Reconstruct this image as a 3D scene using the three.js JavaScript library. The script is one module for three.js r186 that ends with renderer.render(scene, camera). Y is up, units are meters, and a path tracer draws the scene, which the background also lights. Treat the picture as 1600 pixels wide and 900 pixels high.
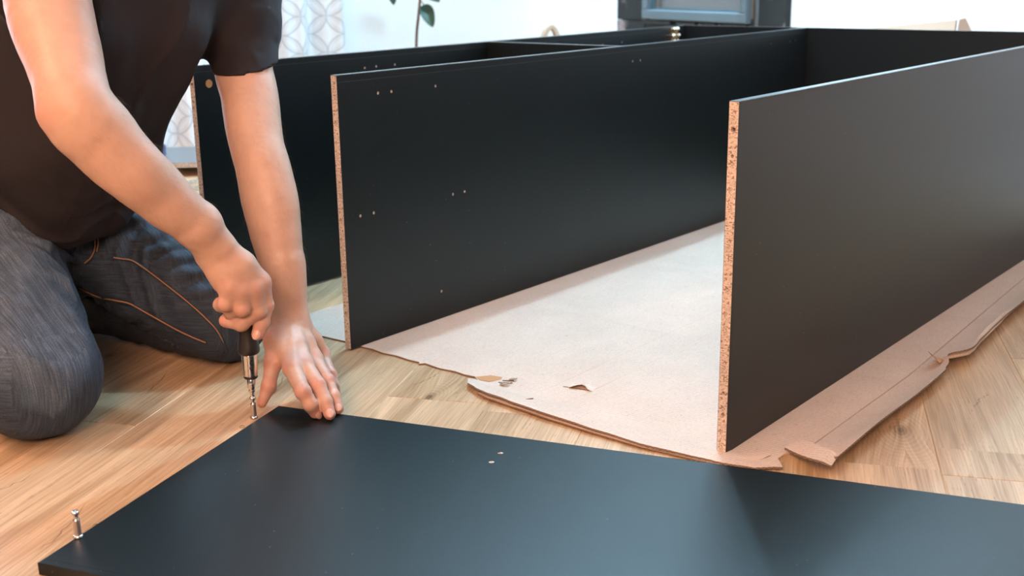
import * as THREE from 'three';
import { mergeGeometries, mergeVertices } from 'three/addons/utils/BufferGeometryUtils.js';
import { RectAreaLightUniformsLib } from 'three/addons/lights/RectAreaLightUniformsLib.js';

// ------------------------------------------------------------------ camera, light, exposure
const scene = new THREE.Scene();
const renderer = new THREE.WebGLRenderer({ antialias: true });
renderer.toneMapping = THREE.LinearToneMapping;
renderer.toneMappingExposure = 0.96;
renderer.shadowMap.enabled = true;
RectAreaLightUniformsLib.init();

const camera = new THREE.PerspectiveCamera(28.30014, 16 / 9, 0.05, 40);
{
  const right = new THREE.Vector3(0.773339, -0.013759, -0.633844);
  const up = new THREE.Vector3(-0.158304, 0.963906, -0.214068);
  const forward = new THREE.Vector3(-0.613911, -0.265887, -0.743248);
  camera.quaternion.setFromRotationMatrix(new THREE.Matrix4().makeBasis(right, up, forward.clone().negate()));
  camera.position.set(0.66697, 0.613621, 1.24187);
}
camera.focus = 1.6;
camera.userData.fStop = 6.3;
scene.add(camera);

const SKY = new THREE.Color(0.62, 0.78, 1.0);          // even overcast daylight outside the window
scene.background = SKY;
scene.backgroundIntensity = 9;
const KEY = { color: new THREE.Color(0.41, 0.76, 1.0), candela: 13.4 };      // cool globe lamp over the cabinet
const WASH = { color: new THREE.Color(0.55, 0.83, 1.0), candela: 56 };      // cool recessed downlights washing the fireplace wall
const FRONT = { color: new THREE.Color(1.0, 0.57, 0.38), nits: 32 };     // warm standing softbox lamp behind the viewer
const WARM = { color: new THREE.Color(1.0, 0.55, 0.35), nits: 40 };        // warm ceiling panels behind the camera

// ------------------------------------------------------------------ helpers
let seed = 7;
const rnd = () => { seed = (seed * 1664525 + 1013904223) >>> 0; return seed / 4294967296; };
const rr = (a, b) => a + (b - a) * rnd();
const clamp = (x, a = 0, b = 1) => Math.min(b, Math.max(a, x));
const mix = (a, b, t) => a + (b - a) * t;
const sstep = (a, b, x) => { const t = clamp((x - a) / (b - a)); return t * t * (3 - 2 * t); };
const hash3 = (x, y, z) => { let h = Math.imul(x, 374761393) ^ Math.imul(y, 668265263) ^ Math.imul(z, 2147483647 - 1274126177); h = Math.imul(h ^ (h >>> 13), 1274126177); return ((h ^ (h >>> 16)) >>> 0) / 4294967296; };
const sm = t => t * t * (3 - 2 * t);
function noise3(x, y, z = 0) {                          // value noise, 0..1
  const i = Math.floor(x), j = Math.floor(y), k = Math.floor(z), u = sm(x - i), v = sm(y - j), w = sm(z - k);
  const l = (a, b, t) => a + (b - a) * t;
  return l(l(l(hash3(i, j, k), hash3(i + 1, j, k), u), l(hash3(i, j + 1, k), hash3(i + 1, j + 1, k), u), v),
    l(l(hash3(i, j, k + 1), hash3(i + 1, j, k + 1), u), l(hash3(i, j + 1, k + 1), hash3(i + 1, j + 1, k + 1), u), v), w);
}
function noise2(x, y, s = 0) {
  const i = Math.floor(x), j = Math.floor(y), u = sm(x - i), v = sm(y - j);
  const a = hash3(i, j, s), b = hash3(i + 1, j, s), c = hash3(i, j + 1, s), d = hash3(i + 1, j + 1, s);
  return (a + (b - a) * u) * (1 - v) + (c + (d - c) * u) * v;
}
const fbm = (x, y, s, o = 4) => { let a = 0, f = 1, g = 0.5; for (let i = 0; i < o; i++) { a += g * noise2(x * f, y * f, s + i * 17); f *= 2.03; g *= 0.5; } return a; };
const toByte = c => Math.round(255 * clamp(c <= 0.0031308 ? c * 12.92 : 1.055 * Math.pow(c, 1 / 2.4) - 0.055));
function texture(w, h, fn, metres, srgb = true) {       // fn(u, v in 0..1) -> linear colour; one tile covers metres = [x, y]
  const d = new Uint8Array(w * h * 4);
  for (let y = 0; y < h; y++) for (let x = 0; x < w; x++) {
    const c = fn((x + 0.5) / w, (y + 0.5) / h), k = (y * w + x) * 4;
    for (let i = 0; i < 3; i++) d[k + i] = srgb ? toByte(c[i]) : Math.round(255 * clamp(c[i]));
    d[k + 3] = 255;
  }
  const t = new THREE.DataTexture(d, w, h, THREE.RGBAFormat);
  t.wrapS = t.wrapT = THREE.RepeatWrapping; t.magFilter = THREE.LinearFilter; t.minFilter = THREE.LinearMipmapLinearFilter; t.generateMipmaps = true;
  if (srgb) t.colorSpace = THREE.SRGBColorSpace;
  if (metres) t.repeat.set(1 / metres[0], 1 / metres[1]);
  t.needsUpdate = true;
  return t;
}
const lin = (r, g, b) => new THREE.Color().setRGB(r, g, b);
const std = (color, roughness = 0.6, extra = {}) => new THREE.MeshPhysicalMaterial({ color, roughness, metalness: 0, ...extra });
const names = {};
function numbered(name) { const n = names[name] = (names[name] ?? -1) + 1; return n ? `${name}_${String(n).padStart(3, '0')}` : name; }
function tag(o, label, category, group, kind) {
  if (label) o.userData.label = label;
  if (category) o.userData.category = category;
  if (group) o.userData.group = group;
  if (kind) o.userData.kind = kind;
  return o;
}
function base(name, [x, y, z] = [0, 0, 0], turn = 0) { const o = new THREE.Group(); o.name = numbered(name); o.position.set(x, y, z); o.rotation.y = turn; scene.add(o); return o; }
function part(name, geo, mat, parent, label) {
  const m = new THREE.Mesh(geo, mat); m.name = parent === scene ? numbered(name) : name; m.castShadow = m.receiveShadow = true;
  if (label) m.userData.label = label;
  parent.add(m); return m;
}
function planarUV(g) {                                   // uv in metres by each face's main direction
  g = g.index ? g.toNonIndexed() : g;
  const p = g.attributes.position, uv = new Float32Array(p.count * 2), A = new THREE.Vector3(), B = new THREE.Vector3(), C = new THREE.Vector3(), n = new THREE.Vector3();
  for (let i = 0; i < p.count; i += 3) {
    A.fromBufferAttribute(p, i); B.fromBufferAttribute(p, i + 1); C.fromBufferAttribute(p, i + 2);
    n.copy(B).sub(A).cross(C.clone().sub(A));
    const ax = Math.abs(n.x), ay = Math.abs(n.y), az = Math.abs(n.z);
    for (const [k, q] of [[i, A], [i + 1, B], [i + 2, C]]) {
      if (ay >= ax && ay >= az) { uv[2 * k] = q.x; uv[2 * k + 1] = q.z; } else if (ax >= az) { uv[2 * k] = q.z; uv[2 * k + 1] = q.y; } else { uv[2 * k] = q.x; uv[2 * k + 1] = q.y; }
    }
  }
  g.setAttribute('uv', new THREE.BufferAttribute(uv, 2)); return g;
}
const merge = list => mergeGeometries(list.map(g => { g = g.index ? g.toNonIndexed() : g; for (const k of Object.keys(g.attributes)) if (!['position', 'normal', 'uv'].includes(k)) g.deleteAttribute(k); if (!g.attributes.uv) g.setAttribute('uv', new THREE.BufferAttribute(new Float32Array(g.attributes.position.count * 2), 2)); return g; }));
const box = (w, h, d, x = 0, y = 0, z = 0) => planarUV(new THREE.BoxGeometry(w, h, d).translate(x, y, z));
const span = (x0, x1, y0, y1, z0, z1) => box(x1 - x0, y1 - y0, z1 - z0, (x0 + x1) / 2, (y0 + y1) / 2, (z0 + z1) / 2);
function chamferBox(w, h, d, c) {                        // box with bevelled edges, base centre at the origin
  const s = new THREE.Shape([[-w / 2 + c, -d / 2 + c], [w / 2 - c, -d / 2 + c], [w / 2 - c, d / 2 - c], [-w / 2 + c, d / 2 - c]].map(p => new THREE.Vector2(...p)));
  const g = new THREE.ExtrudeGeometry(s, { depth: h - 2 * c, bevelEnabled: true, bevelThickness: c, bevelSize: c, bevelSegments: 2 });
  return planarUV(g.translate(0, 0, c).rotateX(-Math.PI / 2));
}
function plate(points, depth, holes = [], bevel = 0) {   // outline in x,y given thickness along z
  const s = new THREE.Shape(points.map(p => new THREE.Vector2(...p)));
  for (const [x, y, r] of holes) { const h = new THREE.Path(); h.absarc(x, y, r, 0, Math.PI * 2, true); s.holes.push(h); }
  return planarUV(new THREE.ExtrudeGeometry(s, { depth, bevelEnabled: bevel > 0, bevelThickness: bevel, bevelSize: bevel, bevelOffset: -bevel, bevelSegments: 2, curveSegments: 14 }));
}
const lathe = (profile, seg = 28) => new THREE.LatheGeometry(profile.map(p => new THREE.Vector2(...p)), seg);
function tube(points, r, seg = 24, radial = 6, closed = false) { return new THREE.TubeGeometry(new THREE.CatmullRomCurve3(points.map(p => new THREE.Vector3(...p)), closed), seg, r, radial, closed); }

// ------------------------------------------------------------------ procedural materials
const chipTex = texture(512, 512, (u, v) => {
  const x = u * 0.16, y = v * 0.16, big = noise2(x * 260, y * 700, 3), mid = noise2(x * 520 + big * 2, y * 900, 9), fine = noise2(x * 1600, y * 1600, 21);
  const dark = sstep(0.70, 0.82, noise2(x * 420, y * 620, 33)), pit = sstep(0.84, 0.9, noise2(x * 700, y * 700, 51));
  let c = [0.60, 0.505, 0.425].map(k => k * (0.60 + 0.46 * big + 0.30 * mid + 0.26 * (fine - 0.5)));
  c = c.map((k, i) => mix(k, [0.22, 0.14, 0.10][i], dark * 0.9));
  return c.map((k, i) => mix(k, [0.10, 0.055, 0.03][i], pit));
}, [0.16, 0.16]);
const chipboard = std(0xffffff, 0.85, { map: chipTex, bumpMap: chipTex, bumpScale: 0.0006 });
const rawHole = std(lin(0.62, 0.29, 0.11), 0.9);
const specks = [];
for (let i = 0; i < 60; i++) specks.push([rnd(), rnd(), rr(0.0005, 0.0012), rr(0.25, 0.9)]);
const lamTex = texture(1024, 1024, (u, v) => {
  const g = 0.90 + 0.2 * noise2(u * 500, v * 500, 5) * noise2(u * 90, v * 90, 8);
  let c = [0.0028 * g, 0.0072 * g, 0.0090 * g];
  for (const [x, y, r, a] of specks) { const dx = u - x, dy = v - y, d = dx * dx + dy * dy; if (d < r * r) c = c.map(k => mix(k, 0.42, a)); }
  return c;
}, [0.7, 0.7]);
const lamBump = texture(256, 256, (u, v) => { const k = 0.5 * noise2(u * 128, v * 128, 2) + 0.5 * noise2(u * 64, v * 64, 4); return [k, k, k]; }, [0.05, 0.05], false);
const laminate = std(0xffffff, 0.39, { ior: 1.45, map: lamTex, bumpMap: lamBump, bumpScale: 0.00005 });
const edgeBand = std(lin(0.030, 0.042, 0.046), 0.34, { ior: 1.6 });
function plankTexture(s) {
  const tone = 0.93 + 0.14 * hash3(s, 5, 1), warm = hash3(s, 8, 2);
  const knots = []; const nk = Math.floor(hash3(s, 1, 9) * 3.2);
  for (let i = 0; i < nk; i++) knots.push([0.2 + 0.6 * hash3(s, i, 31), hash3(s, i, 32), 0.012 + 0.016 * hash3(s, i, 33)]);
  const cracks = []; for (let i = 0; i < 3; i++) cracks.push([0.15 + 0.7 * hash3(s, i, 41), hash3(s, i, 42), 0.05 + 0.10 * hash3(s, i, 43)]);
  const flow = (hash3(s, 3, 3) - 0.5) * 0.5;
  return texture(256, 2048, (u, v) => {
    let x = u * 0.1556, y = v * 1.285, kd = 0, ring = 0;
    for (const [kx, ky, kr] of knots) {
      const dx = x - kx * 0.1556, dy = (y - ky * 1.285) * 0.5, r = Math.hypot(dx, dy), w = Math.exp(-(r * r) / (kr * kr * 5));
      x += Math.sign(dx || 1) * w * kr * 0.9; kd = Math.max(kd, Math.exp(-(r * r) / (kr * kr * 0.18))); ring += w * Math.sin(r * 1100 + noise2(x * 60, y * 20, s) * 4) * 0.5;
    }
    const warp = fbm(x * 14, y * 1.7, s, 3) * 1.0 + flow * y * 0.6;
    const cath = 0.5 + 0.5 * Math.sin((x * 62 + warp * 9) * 2.4);
    const fine = noise2(x * 900 + warp * 20, y * 26, s + 60), fine2 = noise2(x * 420 + warp * 14, y * 7, s + 61), broad = fbm(x * 22 + warp * 3, y * 2.2, s + 70, 3);
    const pore = sstep(0.80, 0.95, noise2(x * 1500, y * 60, s + 80)) * sstep(0.35, 0.7, cath);
    let k = 0.85 + 0.24 * (fine - 0.5) + 0.26 * (fine2 - 0.5) + 0.62 * (broad - 0.42) + 0.13 * (cath - 0.5) + 0.15 * ring - 0.26 * pore - 0.50 * kd;
    for (const [cx, cy, cl] of cracks) {
      const yy = (y - cy * 1.285) / cl; if (yy < 0 || yy > 1) continue;
      const xx = u * 0.1556 - cx * 0.1556 - 0.012 * Math.sin(yy * 3 + s) - 0.006 * (noise2(yy * 14, s, 3) - 0.5);
      k -= 0.5 * Math.exp(-(xx * xx) / (0.0009 * 0.0009)) * Math.min(1, 6 * yy * (1 - yy));
    }
    k = Math.max(0.2, k * tone);
    const q = clamp(1 - k), r = [0.565, 0.410, 0.262 - 0.02 * warm];
    return [r[0] * k, r[1] * k * (1 - 0.22 * q), r[2] * k * (1 - 0.50 * q)];
  }, [0.1556, 1.285]);
}
const plankMats = [];
for (let s = 0; s < 7; s++) { const t = plankTexture(11 + s * 13); plankMats.push(std(0xffffff, 0.36, { map: t, bumpMap: t, bumpScale: 0.0004, roughness: 0.36 })); }
const kraftTex = texture(512, 512, (u, v) => {
  const x = u * 0.4, y = v * 0.4, line = 0.5 + 0.5 * Math.sin(v * Math.PI * 2 * 64), f = noise2(x * 900, y * 300, 3), b = fbm(u * 6, v * 6, 5, 3), fleck = sstep(0.86, 0.93, noise2(x * 500, y * 380, 8));
  const k = 0.95 + 0.09 * (line - 0.5) + 0.15 * (f - 0.5) + 0.14 * (b - 0.45) - 0.18 * fleck;
  return [0.630 * k, 0.515 * k, 0.430 * k];
}, [0.4, 0.4]);
const kraftBump = texture(256, 256, (u, v) => { const k = 0.35 + 0.3 * Math.sin(v * Math.PI * 2 * 16) + 0.35 * noise2(u * 90, v * 40, 2); return [k, k, k]; }, [0.1, 0.1], false);
const kraft = std(0xffffff, 0.85, { map: kraftTex, bumpMap: kraftBump, bumpScale: 0.0005 });
const kraftBrown = std(lin(0.46, 0.24, 0.11), 0.9, { bumpMap: kraftBump, bumpScale: 0.0004 });
const kraftPale = std(lin(0.62, 0.50, 0.41), 0.9, { bumpMap: kraftBump, bumpScale: 0.0005 });
const fluteTex = texture(256, 64, (u, v) => { const w = Math.abs(v - 0.5 - 0.3 * Math.sin(u * Math.PI * 2 * 8)); const k = w < 0.13 ? 1 : 0.28; return [0.42 * k, 0.29 * k, 0.20 * k]; }, [0.056, 0.008]);
const fluteEdge = std(0xffffff, 0.9, { map: fluteTex });
const whitePaint = std(lin(0.80, 0.815, 0.82), 0.75, { bumpMap: texture(256, 256, (u, v) => { const k = noise2(u * 64, v * 64, 1) * 0.6 + noise2(u * 128, v * 128, 2) * 0.4; return [k, k, k]; }, [0.3, 0.3], false), bumpScale: 0.0006 });
const greyPaint = std(lin(0.10, 0.095, 0.09), 0.8);
const whiteTrim = std(lin(0.78, 0.79, 0.79), 0.45);
const chrome = std(lin(0.80, 0.79, 0.77), 0.16, { metalness: 1 });
const zinc = std(lin(0.72, 0.72, 0.73), 0.26, { metalness: 1 });
const brass = std(lin(0.82, 0.75, 0.62), 0.25, { metalness: 1 });
const blackPlastic = std(lin(0.014, 0.013, 0.013), 0.42);
const steelDark = std(lin(0.30, 0.29, 0.28), 0.32, { metalness: 1 });

// ------------------------------------------------------------------ the room (its own axes: x along the fireplace wall, z towards the viewer)
const ROOM = -0.41129, RX = [0.916602, 0.399801], RZ = [-0.399801, 0.916602];
const X0 = -3.44, X1 = 2.7, Z0 = -1.78, Z1 = 3.3, HEIGHT = 2.6, WALL = 0.15;
const roomPoint = (x, y, z) => [x * RX[0] + z * RZ[0], y, x * RX[1] + z * RZ[1]];
const inRoom = (name, x, y, z) => base(name, roomPoint(x, y, z), ROOM);
function struct(name, geo, mat) { const m = part(name, geo, mat, scene); m.rotation.y = ROOM; m.userData.kind = 'structure'; return m; }
struct('wall_back', merge([span(X0 - WALL, -2.81, 0, HEIGHT, Z0 - WALL, Z0), span(-2.19, X1 + WALL, 0, HEIGHT, Z0 - WALL, Z0), span(-2.81, -2.19, 0, 0.435, Z0 - WALL, Z0), span(-2.81, -2.19, 1.01, HEIGHT, Z0 - WALL, Z0)]), whitePaint);
struct('wall_right', span(X1, X1 + WALL, 0, HEIGHT, Z0, Z1), greyPaint);
struct('wall_front', span(X0 - WALL, X1 + WALL, 0, HEIGHT, Z1, Z1 + WALL), greyPaint);
const WIN = { z0: -0.2, z1: 2.1, y0: 0.08, y1: 2.2 };
struct('wall_left', merge([span(X0 - WALL, X0, 0, HEIGHT, Z0, WIN.z0), span(X0 - WALL, X0, 0, HEIGHT, WIN.z1, Z1), span(X0 - WALL, X0, 0, WIN.y0, WIN.z0, WIN.z1), span(X0 - WALL, X0, WIN.y1, HEIGHT, WIN.z0, WIN.z1)]), whitePaint);
struct('ceiling', span(X0 - WALL, X1 + WALL, HEIGHT, HEIGHT + 0.15, Z0 - WALL, Z1 + WALL), whitePaint);
{
  const w = base('window_1', [0, 0, 0], ROOM); tag(w, null, null, null, 'structure');
  const x = X0 - 0.07, t = 0.06, mid = (WIN.z0 + WIN.z1) / 2;
  for (const [z0, z1, y0, y1] of [[WIN.z0, WIN.z1, WIN.y0, WIN.y0 + t], [WIN.z0, WIN.z1, WIN.y1 - t, WIN.y1], [WIN.z0, WIN.z0 + t, WIN.y0 + t, WIN.y1 - t], [WIN.z1 - t, WIN.z1, WIN.y0 + t, WIN.y1 - t], [mid - t / 2, mid + t / 2, WIN.y0 + t, WIN.y1 - t]])
    part('window_frame', span(x - 0.03, x + 0.03, y0, y1, z0, z1), whiteTrim, w);
  const glass = std(0xffffff, 0.02, { transmission: 1, thickness: 0, ior: 1.5 });
  for (const [z0, z1] of [[WIN.z0 + t, mid - t / 2], [mid + t / 2, WIN.z1 - t]]) part('pane', span(x - 0.003, x + 0.003, WIN.y0 + t, WIN.y1 - t, z0, z1), glass, w);
}
struct('baseboard_left', span(X0, X0 + 0.014, 0, 0.07, Z0 + 0.015, WIN.z0), whiteTrim);
struct('baseboard_back', merge([span(X0, -3.09, 0, 0.07, Z0, Z0 + 0.014), span(-1.98, X1, 0, 0.07, Z0, Z0 + 0.014)]), whiteTrim);

// floor: every laminate plank is its own piece
{
  const floor = base('floor'); tag(floor, null, null, null, 'structure');
  const sub = part('subfloor', span(X0 - WALL, X1 + WALL, -0.12, -0.013, Z0 - WALL, Z1 + WALL), std(lin(0.12, 0.09, 0.06), 0.9), floor); sub.rotation.y = ROOM;
  const A = [-0.4258, -0.9048], B = [0.9048, -0.4258], W = 0.1556, LEN = 1.285;
  const corners = [[X0, Z0], [X1, Z0], [X1, Z1], [X0, Z1]].map(([x, z]) => { const p = roomPoint(x, 0, z); return [p[0] * A[0] + p[2] * A[1], p[0] * B[0] + p[2] * B[1]]; });
  const clip = poly => {                                 // to the room, in plank axes
    for (let i = 0; i < 4; i++) {
      const [ax, ay] = corners[i], [bx, by] = corners[(i + 1) % 4], c = [(corners[0][0] + corners[2][0]) / 2, (corners[0][1] + corners[2][1]) / 2];
      const f = ([x, y]) => (bx - ax) * (y - ay) - (by - ay) * (x - ax), sign = Math.sign(f(c)), out = [];
      for (let j = 0; j < poly.length; j++) {
        const p = poly[j], q = poly[(j + 1) % poly.length], fp = f(p) * sign, fq = f(q) * sign;
        if (fp >= 0) out.push(p);
        if (fp * fq < 0) { const t = fp / (fp - fq); out.push([mix(p[0], q[0], t), mix(p[1], q[1], t)]); }
      }
      poly = out; if (poly.length < 3) return poly;
    }
    return poly;
  };
  const as = corners.map(c => c[0]), bs = corners.map(c => c[1]);
  const k0 = Math.floor((Math.min(...bs) - 0.2668) / W) - 1, k1 = Math.ceil((Math.max(...bs) - 0.2668) / W) + 1;
  for (let k = k0; k < k1; k++) {
    const b0 = 0.2668 + k * W, shift = ((k * 0.382) % 1 + 1) % 1 * LEN;
    for (let a = Math.floor(Math.min(...as) / LEN) * LEN - LEN + shift; a < Math.max(...as); a += LEN) {
      let poly = clip([[a, b0], [a + LEN, b0], [a + LEN, b0 + W], [a, b0 + W]]);
      if (poly.length < 3) continue;
      let area = 0; for (let i = 0; i < poly.length; i++) { const p = poly[i], q = poly[(i + 1) % poly.length]; area += p[0] * q[1] - p[1] * q[0]; }
      if (Math.abs(area) < 0.004) continue;
      if (area < 0) poly.reverse();
      const cx = poly.reduce((s, p) => s + p[0], 0) / poly.length, cy = poly.reduce((s, p) => s + p[1], 0) / poly.length;
      const inset = poly.map(([x, y]) => [x - Math.sign(x - cx) * Math.min(0.0012, Math.abs(x - cx)), y - Math.sign(y - cy) * Math.min(0.0012, Math.abs(y - cy))]);
      const P = [], UV = [], wv = ([x, y], h) => [x * A[0] + y * B[0], h, x * A[1] + y * B[1]], uo = 0, vo = rnd() * 1.285;
      const push = (...v) => { for (const [q, h] of v) { P.push(...wv(q, h)); UV.push(q[1] - b0 + uo, q[0] - a + vo); } };
      for (let i = 1; i + 1 < inset.length; i++) push([inset[0], 0], [inset[i + 1], 0], [inset[i], 0]);
      for (let i = 0; i < poly.length; i++) {
        const j = (i + 1) % poly.length;
        push([inset[i], 0], [inset[j], 0], [poly[j], -0.0012]); push([inset[i], 0], [poly[j], -0.0012], [poly[i], -0.0012]);
        push([poly[i], -0.0012], [poly[j], -0.0012], [poly[j], -0.013]); push([poly[i], -0.0012], [poly[j], -0.013], [poly[i], -0.013]);
      }
      let g = new THREE.BufferGeometry(); g.setAttribute('position', new THREE.Float32BufferAttribute(P, 3)); g.setAttribute('uv', new THREE.Float32BufferAttribute(UV, 2)); g.computeVertexNormals();
      if (g.attributes.normal.getY(0) < 0) { for (let i = 0; i < P.length; i += 9) for (let c = 0; c < 3; c++) { const s = P[i + 3 + c]; P[i + 3 + c] = P[i + 6 + c]; P[i + 6 + c] = s; } for (let i = 0; i < UV.length; i += 6) for (let c = 0; c < 2; c++) { const s = UV[i + 2 + c]; UV[i + 2 + c] = UV[i + 4 + c]; UV[i + 4 + c] = s; } g.setAttribute('position', new THREE.Float32BufferAttribute(P, 3)); g.setAttribute('uv', new THREE.Float32BufferAttribute(UV, 2)); g.computeVertexNormals(); }
      part('plank', g, plankMats[Math.floor(rnd() * plankMats.length)], floor);
    }
  }
}

// lamps
{
  const t = base('pendant_lamp', [-0.99, 2.34, -1.22]); tag(t, 'white glass globe lamp hanging close under the ceiling above the wardrobe', 'lamp');
  part('globe', new THREE.SphereGeometry(0.06, 32, 20), std(lin(0.9, 0.9, 0.9), 0.4, { emissive: KEY.color, emissiveIntensity: 4 }), t);
  part('stem', new THREE.CylinderGeometry(0.012, 0.012, 0.14, 14).translate(0, 0.13, 0), whiteTrim, t);
  part('ceiling_rose', new THREE.CylinderGeometry(0.05, 0.055, 0.06, 28).translate(0, 0.23, 0), whiteTrim, t);
  const l = new THREE.PointLight(KEY.color, KEY.candela, 0, 2); l.shadow.radius = 2.6; l.castShadow = true; t.add(l);
}
for (const [x, label] of [[-2.78, 'small round recessed downlight in the ceiling left of the stove, nearest the corner'], [-2.05, 'small round recessed downlight in the ceiling above the stove'], [-1.30, 'small round recessed downlight in the ceiling right of the stove']]) {
  const t = inRoom('recessed_downlight', x, HEIGHT - 0.012, Z0 + 0.34); tag(t, label, 'lamp');
  part('trim_ring', lathe([[0.036, 0.0], [0.050, 0.0], [0.050, 0.012], [0.036, 0.012], [0.036, 0.0]]), whiteTrim, t);
  part('lens', new THREE.CylinderGeometry(0.035, 0.035, 0.004, 28).translate(0, 0.009, 0), std(lin(0.9, 0.9, 0.9), 0.4, { emissive: WASH.color, emissiveIntensity: 4 }), t);
  const l = new THREE.SpotLight(WASH.color, WASH.candela, 0, 0.52, 0.9, 2); l.position.set(0, 0, 0); l.shadow.radius = 1.8; l.castShadow = true; l.target.position.set(0, -1.2, -0.42); t.add(l, l.target);
}
for (const [x, z, label] of [[0.75, 2.5, 'warm square ceiling light panel behind the viewer, the one nearer the right wall'], [-1.0, 2.3, 'warm square ceiling light panel behind the viewer, the one nearer the window']]) {
  const t = inRoom('ceiling_light', x, HEIGHT - 0.04, z); tag(t, label, 'lamp');
  part('frame', merge([span(-0.33, 0.33, 0, 0.04, -0.33, -0.30), span(-0.33, 0.33, 0, 0.04, 0.30, 0.33), span(-0.33, -0.30, 0, 0.04, -0.30, 0.30), span(0.30, 0.33, 0, 0.04, -0.30, 0.30)]), whiteTrim, t);
  part('diffuser', span(-0.30, 0.30, 0.006, 0.014, -0.30, 0.30), std(lin(0.9, 0.9, 0.88), 0.6, { emissive: WARM.color, emissiveIntensity: 3 }), t);
  const l = new THREE.RectAreaLight(WARM.color, WARM.nits, 0.6, 0.6); l.position.set(0, -0.004, 0); l.rotation.x = -Math.PI / 2; t.add(l);
}

{
  const at = new THREE.Vector3(0.92, 1.38, 2.12), aim = new THREE.Vector3(-0.62, 0.30, 0.20);
  const t = base('standing_lamp', [at.x, 0, at.z], Math.atan2(at.x - aim.x, at.z - aim.z) + Math.PI); tag(t, 'warm square softbox lamp on a tripod stand behind the viewer', 'lamp');
  const tilt = Math.atan2(at.y - aim.y, Math.hypot(at.x - aim.x, at.z - aim.z));
  const head = new THREE.Group(); head.name = 'softbox'; head.position.set(0, at.y, 0); head.rotation.x = tilt; t.add(head);
  part('shell', merge([span(-0.42, 0.42, -0.42, -0.40, -0.25, 0), span(-0.42, 0.42, 0.40, 0.42, -0.25, 0), span(-0.42, -0.40, -0.40, 0.40, -0.25, 0), span(0.40, 0.42, -0.40, 0.40, -0.25, 0), span(-0.42, 0.42, -0.42, 0.42, -0.27, -0.25)]), blackPlastic, head);
  part('diffuser', span(-0.40, 0.40, -0.40, 0.40, -0.03, -0.02), std(lin(0.9, 0.9, 0.88), 0.7, { emissive: FRONT.color, emissiveIntensity: 3 }), head);
  const l = new THREE.RectAreaLight(FRONT.color, FRONT.nits, 0.8, 0.8); l.position.set(0, 0, -0.012); l.rotation.y = Math.PI; head.add(l);
  part('pole', new THREE.CylinderGeometry(0.012, 0.014, 1.08, 14).translate(0, 0.60, -0.16), blackPlastic, t);
  for (let i = 0; i < 3; i++) { const a = i * 2.094 + 0.5; part('leg', tube([[0, 0.42, -0.16], [0.30 * Math.cos(a), 0.012, -0.16 + 0.30 * Math.sin(a)]], 0.010, 4, 8), blackPlastic, t); }
}

// ------------------------------------------------------------------ chipboard panels
const T = 0.014, LAM = 0.0006;
// local axes: x along the panel from its sawn end, y across its width, z through its thickness; faces at z = T (front) and z = 0 (back)
function buildPanel(parent, len, wid, { front = [], back = [], end = [], bandFar = true, orient = g => g, bandTop = true, lam = laminate, band = edgeBand, seam = 0 }) {
  const core = [], e = 0.02;
  core.push(plate([[0, LAM], [wid, LAM], [wid, T - LAM], [0, T - LAM]], e, end).rotateX(Math.PI / 2).rotateY(Math.PI / 2));
  const fix = core[0]; fix.computeBoundingBox();
  // rotate outline (y, z) into place: shape x -> y, shape y -> z, depth -> x
  const g0 = plate([[0, LAM], [wid, LAM], [wid, T - LAM], [0, T - LAM]], e, end);
  g0.applyMatrix4(new THREE.Matrix4().set(0, 0, 1, 0, 1, 0, 0, 0, 0, 1, 0, 0, 0, 0, 0, 1));
  core[0] = planarUV(g0);
  core.push(span(e, len, 0, wid, LAM, T - LAM));
  const made = [];
  made.push(part('chipboard_core', orient(merge(core)), chipboard, parent, 'sawn pale brown chipboard edge'));
  const o = 0.0004;
  const outline = [[o, o], [len, o], [len, wid - o], [o, wid - o]];
  made.push(part('laminate_face', orient(plate(outline, LAM, front).translate(0, 0, T - LAM)), lam, parent));
  made.push(part('laminate_face', orient(plate(outline, LAM, back)), lam, parent));
  const bands = [span(0, len, -0.0006, 0, 0, T)];
  if (bandTop) bands.push(span(0, len, wid, wid + 0.0006, 0, T));
  if (bandFar) bands.push(span(len, len + 0.0006, 0, wid, 0, T));
  made.push(part('edge_band', orient(merge(bands)), band, parent));
  if (seam) made.push(part('edge_seam', orient(span(0.001, len, seam - 0.0004, seam + 0.0004, T - 0.0001, T + 0.00015)), band, parent));
  return made;
}
const hole = (x, y, r = 0.0026) => [x, y, r];

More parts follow.
